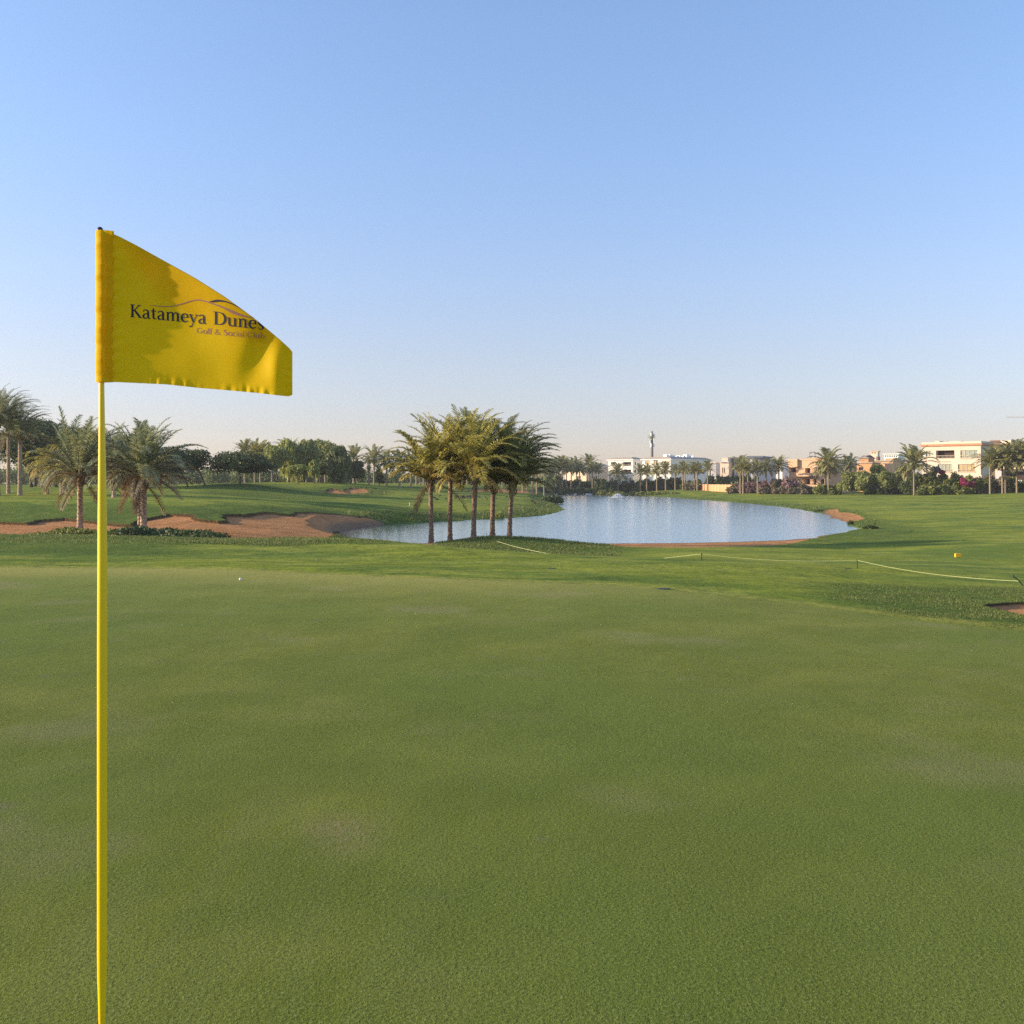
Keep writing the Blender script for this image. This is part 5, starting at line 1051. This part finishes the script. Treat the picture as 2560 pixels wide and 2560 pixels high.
# printed lettering: strokes with their own widths laid on the cloth
def arcpts(P_, n=5):
    P_ = np.array(P_, float); out = []
    for i in range(len(P_)-1):
        p0 = P_[max(i-1, 0)]; p1 = P_[i]; p2 = P_[i+1]; p3 = P_[min(i+2, len(P_)-1)]
        for k in range(n): t = k/n; out.append(.5*((2*p1)+(-p0+p2)*t+(2*p0-5*p1+4*p2-p3)*t*t+(-p0+3*p1-3*p2+p3)*t**3))
    out.append(P_[-1]); return np.array(out)
GLY = {
 'K': (1.34, [[(.27,0,.25),(.27,1.5,.25)],[(.02,.04,.08),(.54,.04,.08)],[(.02,1.46,.08),(.54,1.46,.08)],[(.36,.70,.10),(1.02,1.44,.11)],[(.50,.86,.20),(.86,.42,.26),(1.14,.06,.20)],[(.92,.04,.08),(1.34,.04,.08)],[(.82,1.46,.08),(1.22,1.46,.08)]]),
 'a': (.97, [['c',(.13,.78,.10),(.22,.94,.11),(.44,1.0,.13),(.62,.92,.18),(.68,.75,.23),(.68,.40,.24),(.69,.16,.22),(.80,.03,.13),(.93,.10,.06)],['c',(.66,.62,.08),(.36,.52,.11),(.15,.32,.20),(.22,.09,.20),(.42,.03,.11),(.64,.18,.08)]]),
 't': (.70, [['c',(.30,1.3,.07),(.30,1.0,.22),(.30,.5,.23),(.31,.18,.21),(.44,.04,.12),(.64,.13,.06)],[(.03,.95,.10),(.62,.95,.10)]]),
 'n': (1.10, [[(.24,0,.23),(.24,.98,.21)],[(.03,.04,.08),(.43,.04,.08)],[(.04,.95,.08),(.26,.97,.10)],['c',(.28,.74,.06),(.46,.95,.12),(.62,.98,.16),(.76,.88,.21),(.80,.68,.23),(.80,.3,.23),(.80,0,.23)],[(.62,.04,.08),(1.02,.04,.08)]]),
 'm': (1.66, [[(.24,0,.23),(.24,.98,.21)],[(.03,.04,.08),(.43,.04,.08)],[(.04,.95,.08),(.26,.97,.10)],['c',(.28,.74,.06),(.46,.95,.12),(.62,.98,.16),(.76,.88,.21),(.80,.68,.23),(.80,.3,.23),(.80,0,.23)],[(.62,.04,.08),(.98,.04,.08)],
            ['c',(.84,.74,.06),(1.02,.95,.12),(1.18,.98,.16),(1.32,.88,.21),(1.36,.68,.23),(1.36,.3,.23),(1.36,0,.23)],[(1.18,.04,.08),(1.56,.04,.08)]]),
 'e': (.93, [[(.18,.56,.08),(.80,.56,.08)],['c',(.78,.56,.18),(.72,.85,.17),(.48,.98,.11),(.22,.82,.2),(.14,.5,.25),(.22,.18,.22),(.48,.04,.15),(.82,.22,.06)]]),
 'y': (1.0, [[(.15,.95,.22),(.50,.08,.20)],['c',(.88,.95,.09),(.66,.5,.09),(.48,.02,.10),(.34,-.32,.11),(.20,-.46,.14),(.05,-.42,.16)],[(0,.96,.08),(.36,.96,.08)],[(.68,.96,.08),(1.04,.96,.08)]]),
 'D': (1.48, [[(.29,0,.25),(.29,1.5,.25)],['c',(.03,1.46,.08),(.6,1.46,.08),(1.05,1.28,.18),(1.26,.76,.27),(1.06,.24,.18),(.6,.04,.08),(.03,.04,.08)]]),
 'u': (1.10, [['c',(.20,.95,.22),(.20,.5,.23),(.22,.18,.21),(.42,.03,.14),(.60,.06,.09),(.78,.26,.06)],[(.80,.96,.22),(.80,0,.23)],[(.0,.96,.08),(.24,.96,.08)],[(.62,.96,.08),(.84,.96,.08)],[(.80,.04,.08),(1.02,.04,.08)]]),
 's': (.76, [['c',(.62,.76,.06),(.55,.93,.09),(.35,.98,.12),(.16,.80,.18),(.26,.60,.22),(.50,.44,.22),(.62,.24,.18),(.50,.06,.11),(.28,.02,.09),(.10,.24,.06)]]),
 'o': (1.0, [['c',(.5,.98,.12),(.22,.86,.18),(.12,.5,.22),(.22,.14,.18),(.5,.02,.12),(.78,.14,.18),(.88,.5,.22),(.78,.86,.18),(.5,.98,.12)]]),
 'l': (.52, [[(.26,0,.2),(.26,1.55,.2)],[(.06,.04,.08),(.46,.04,.08)],[(.06,1.52,.08),(.26,1.52,.08)]]),
 'i': (.52, [[(.26,0,.2),(.26,.98,.2)],[(.06,.04,.08),(.46,.04,.08)],[(.06,.95,.08),(.26,.95,.08)],[(.26,1.25,.2),(.26,1.42,.2)]]),
 'f': (.62, [['c',(.62,1.45,.14),(.45,1.55,.1),(.28,1.35,.18),(.26,1.0,.2),(.26,0,.2)],[(.04,.95,.09),(.56,.95,.09)],[(.06,.04,.08),(.48,.04,.08)]]),
 'c': (.88, [['c',(.76,.78,.14),(.6,.96,.12),(.34,.94,.14),(.14,.5,.22),(.3,.08,.16),(.55,.03,.12),(.8,.2,.06)]]),
 'b': (1.0, [[(.22,0,.2),(.22,1.55,.2)],[(.02,1.52,.08),(.22,1.52,.08)],['c',(.26,.74,.08),(.5,.97,.12),(.8,.8,.18),(.88,.48,.22),(.74,.1,.16),(.45,.02,.1),(.24,.12,.08)]]),
 'G': (1.36, [['c',(1.1,1.2,.14),(.85,1.45,.1),(.5,1.42,.13),(.2,1.1,.2),(.13,.7,.24),(.26,.25,.2),(.65,.03,.12),(1.08,.2,.1)],[(1.1,.66,.2),(1.1,.12,.2)],[(.88,.66,.08),(1.3,.66,.08)]]),
 'C': (1.30, [['c',(1.1,1.2,.14),(.85,1.45,.1),(.5,1.42,.13),(.2,1.1,.2),(.13,.7,.24),(.26,.25,.2),(.65,.03,.12),(1.12,.26,.07)]]),
 'S': (1.0, [['c',(.82,1.2,.08),(.7,1.42,.1),(.45,1.48,.13),(.18,1.2,.2),(.34,.9,.23),(.68,.64,.23),(.84,.34,.2),(.62,.06,.12),(.35,.02,.1),(.1,.34,.08)]]),
 '&': (1.5, [['c',(1.35,.85,.08),(1.1,.4,.1),(.7,.05,.12),(.3,.1,.18),(.15,.4,.2),(.4,.75,.14),(.75,1.05,.12),(.75,1.35,.12),(.5,1.42,.14),(.36,1.15,.18),(.7,.6,.2),(1.15,.08,.2),(1.4,.04,.1)]]),
 ' ': (.48, []),
}
CLIP = [np.interp]
def clipped(poly):
    """cut a small polygon (photo coordinates) along the sloping fold of the flag"""
    def ins(p): return p[1] > np.interp(p[0], TOPX, TOPV)+.2
    out = []
    for i in range(len(poly)):
        a, b2 = poly[i], poly[(i+1) % len(poly)]; ia, ib = ins(a), ins(b2)
        if ia: out.append(a)
        if ia != ib:
            lo, hi = a, b2
            for _ in range(14):
                m2 = (lo+hi)/2
                if ins(m2) == ia: lo = m2
                else: hi = m2
            out.append((lo+hi)/2)
    return out
def put(mb, poly, off):
    poly = clipped([np.array(p) for p in poly])
    if len(poly) < 3: return
    vs = []
    for p in poly: y = float(flagY(p[0], p[1]))-off; vs.append((X(p[0], y)-ox, y-YF, Zv(p[1], y)))
    mb.add(vs, [tuple(range(len(vs)))])
def stroke(mb, S, tf, off):
    if S[0] == 'c': S = arcpts(S[1:], 5)
    else: S = np.array(S, float)
    if len(S) == 2: S = np.array([S[0]+(S[1]-S[0])*k/4 for k in range(5)])
    xy = S[:, :2]; t = np.gradient(xy, axis=0); t /= np.linalg.norm(t, axis=1)[:, None]+1e-9; n = np.stack([-t[:, 1], t[:, 0]], 1)*S[:, 2:3]/2
    L, Rr = xy+n, xy-n
    for k in range(len(xy)-1): put(mb, [tf(*L[k]), tf(*L[k+1]), tf(*Rr[k+1]), tf(*Rr[k])], off+k*2e-7)
def text(name, s, u0, v0, slope, unit, m, off, xs=1.0):
    mb = MB(); cx_ = 0
    for ch in s:
        adv, SS = GLY[ch]
        for q, S in enumerate(SS): stroke(mb, S, lambda x_, y_: (u0+(cx_+x_)*unit*xs, v0+slope*(cx_+x_)*unit*xs-y_*unit), off+q*4e-5)
        cx_ += adv
    mb.build(name, m, root); return cx_
M['ink'] = simple('print_navy', (.016, .013, .035), .6, .05); M['ink2'] = simple('print_mauve', (.36, .15, .10), .6, .05)
text('name_lettering', 'Katameya', 325, 792.6, .093, 21.6, M['ink'], .0008, 194/(8.66*21.6))
text('name_lettering', 'Dunes', 533, 810.6, .108, 21.6, M['ink'], .0008, 128/(5.37*21.6))
text('club_lettering', 'Golf & Social Club', 491, 832.5, .080, 9.3, M['ink2'], .0008, 169/(15.1*9.3))
zz = lambda L: [(220+x/3.578, 540+y/3.578, w_/3.578) for x, y, w_ in L]
def swoosh(name, L, m, off):
    S = arcpts(zz(L), 6); mb = MB(); xy = S[:, :2]; t = np.gradient(xy, axis=0); t /= np.linalg.norm(t, axis=1)[:, None]; n = np.stack([-t[:, 1], t[:, 0]], 1)*np.maximum(S[:, 2:3], 0)/2
    for k in range(len(xy)-1): put(mb, [xy[k]+n[k], xy[k+1]+n[k+1], xy[k+1]-n[k+1], xy[k]-n[k]], off+k*2e-7)
    mb.build(name, m, root)
swoosh('emblem_line', [(548,795,1),(600,803,5),(660,808,7),(740,808,8),(840,785,9),(930,758,10),(990,750,11),(1060,766,11),(1150,797,12),(1230,828,16),(1300,862,26),(1370,888,18),(1430,900,12),(1480,912,6)], M['ink2'], .0008)
swoosh('emblem_line', [(1082,768,2),(1115,764,16),(1155,758,20),(1200,760,14),(1250,772,10),(1310,797,7),(1370,830,6),(1430,868,5)], M['ink'], .0010)

# ---------------------------------------------------------------- air
HAZE = .00022
if HAZE:
    hm = mat('haze'); g = NT(hm); pv = g.n('ShaderNodeVolumePrincipled', {'Color': (.96, .94, .93, 1), 'Density': HAZE, 'Anisotropy': .2}); o_ = g.n('ShaderNodeOutputMaterial'); g.t.links.new(pv.outputs[0], o_.inputs['Volume'])
    mb = MB(); mb.box(-1340, 1340, -1340, 1340, -12, 62); o = mb.build('haze', hm, None); tag(o, 'thin evening haze over the whole course', 'haze', kind='stuff')
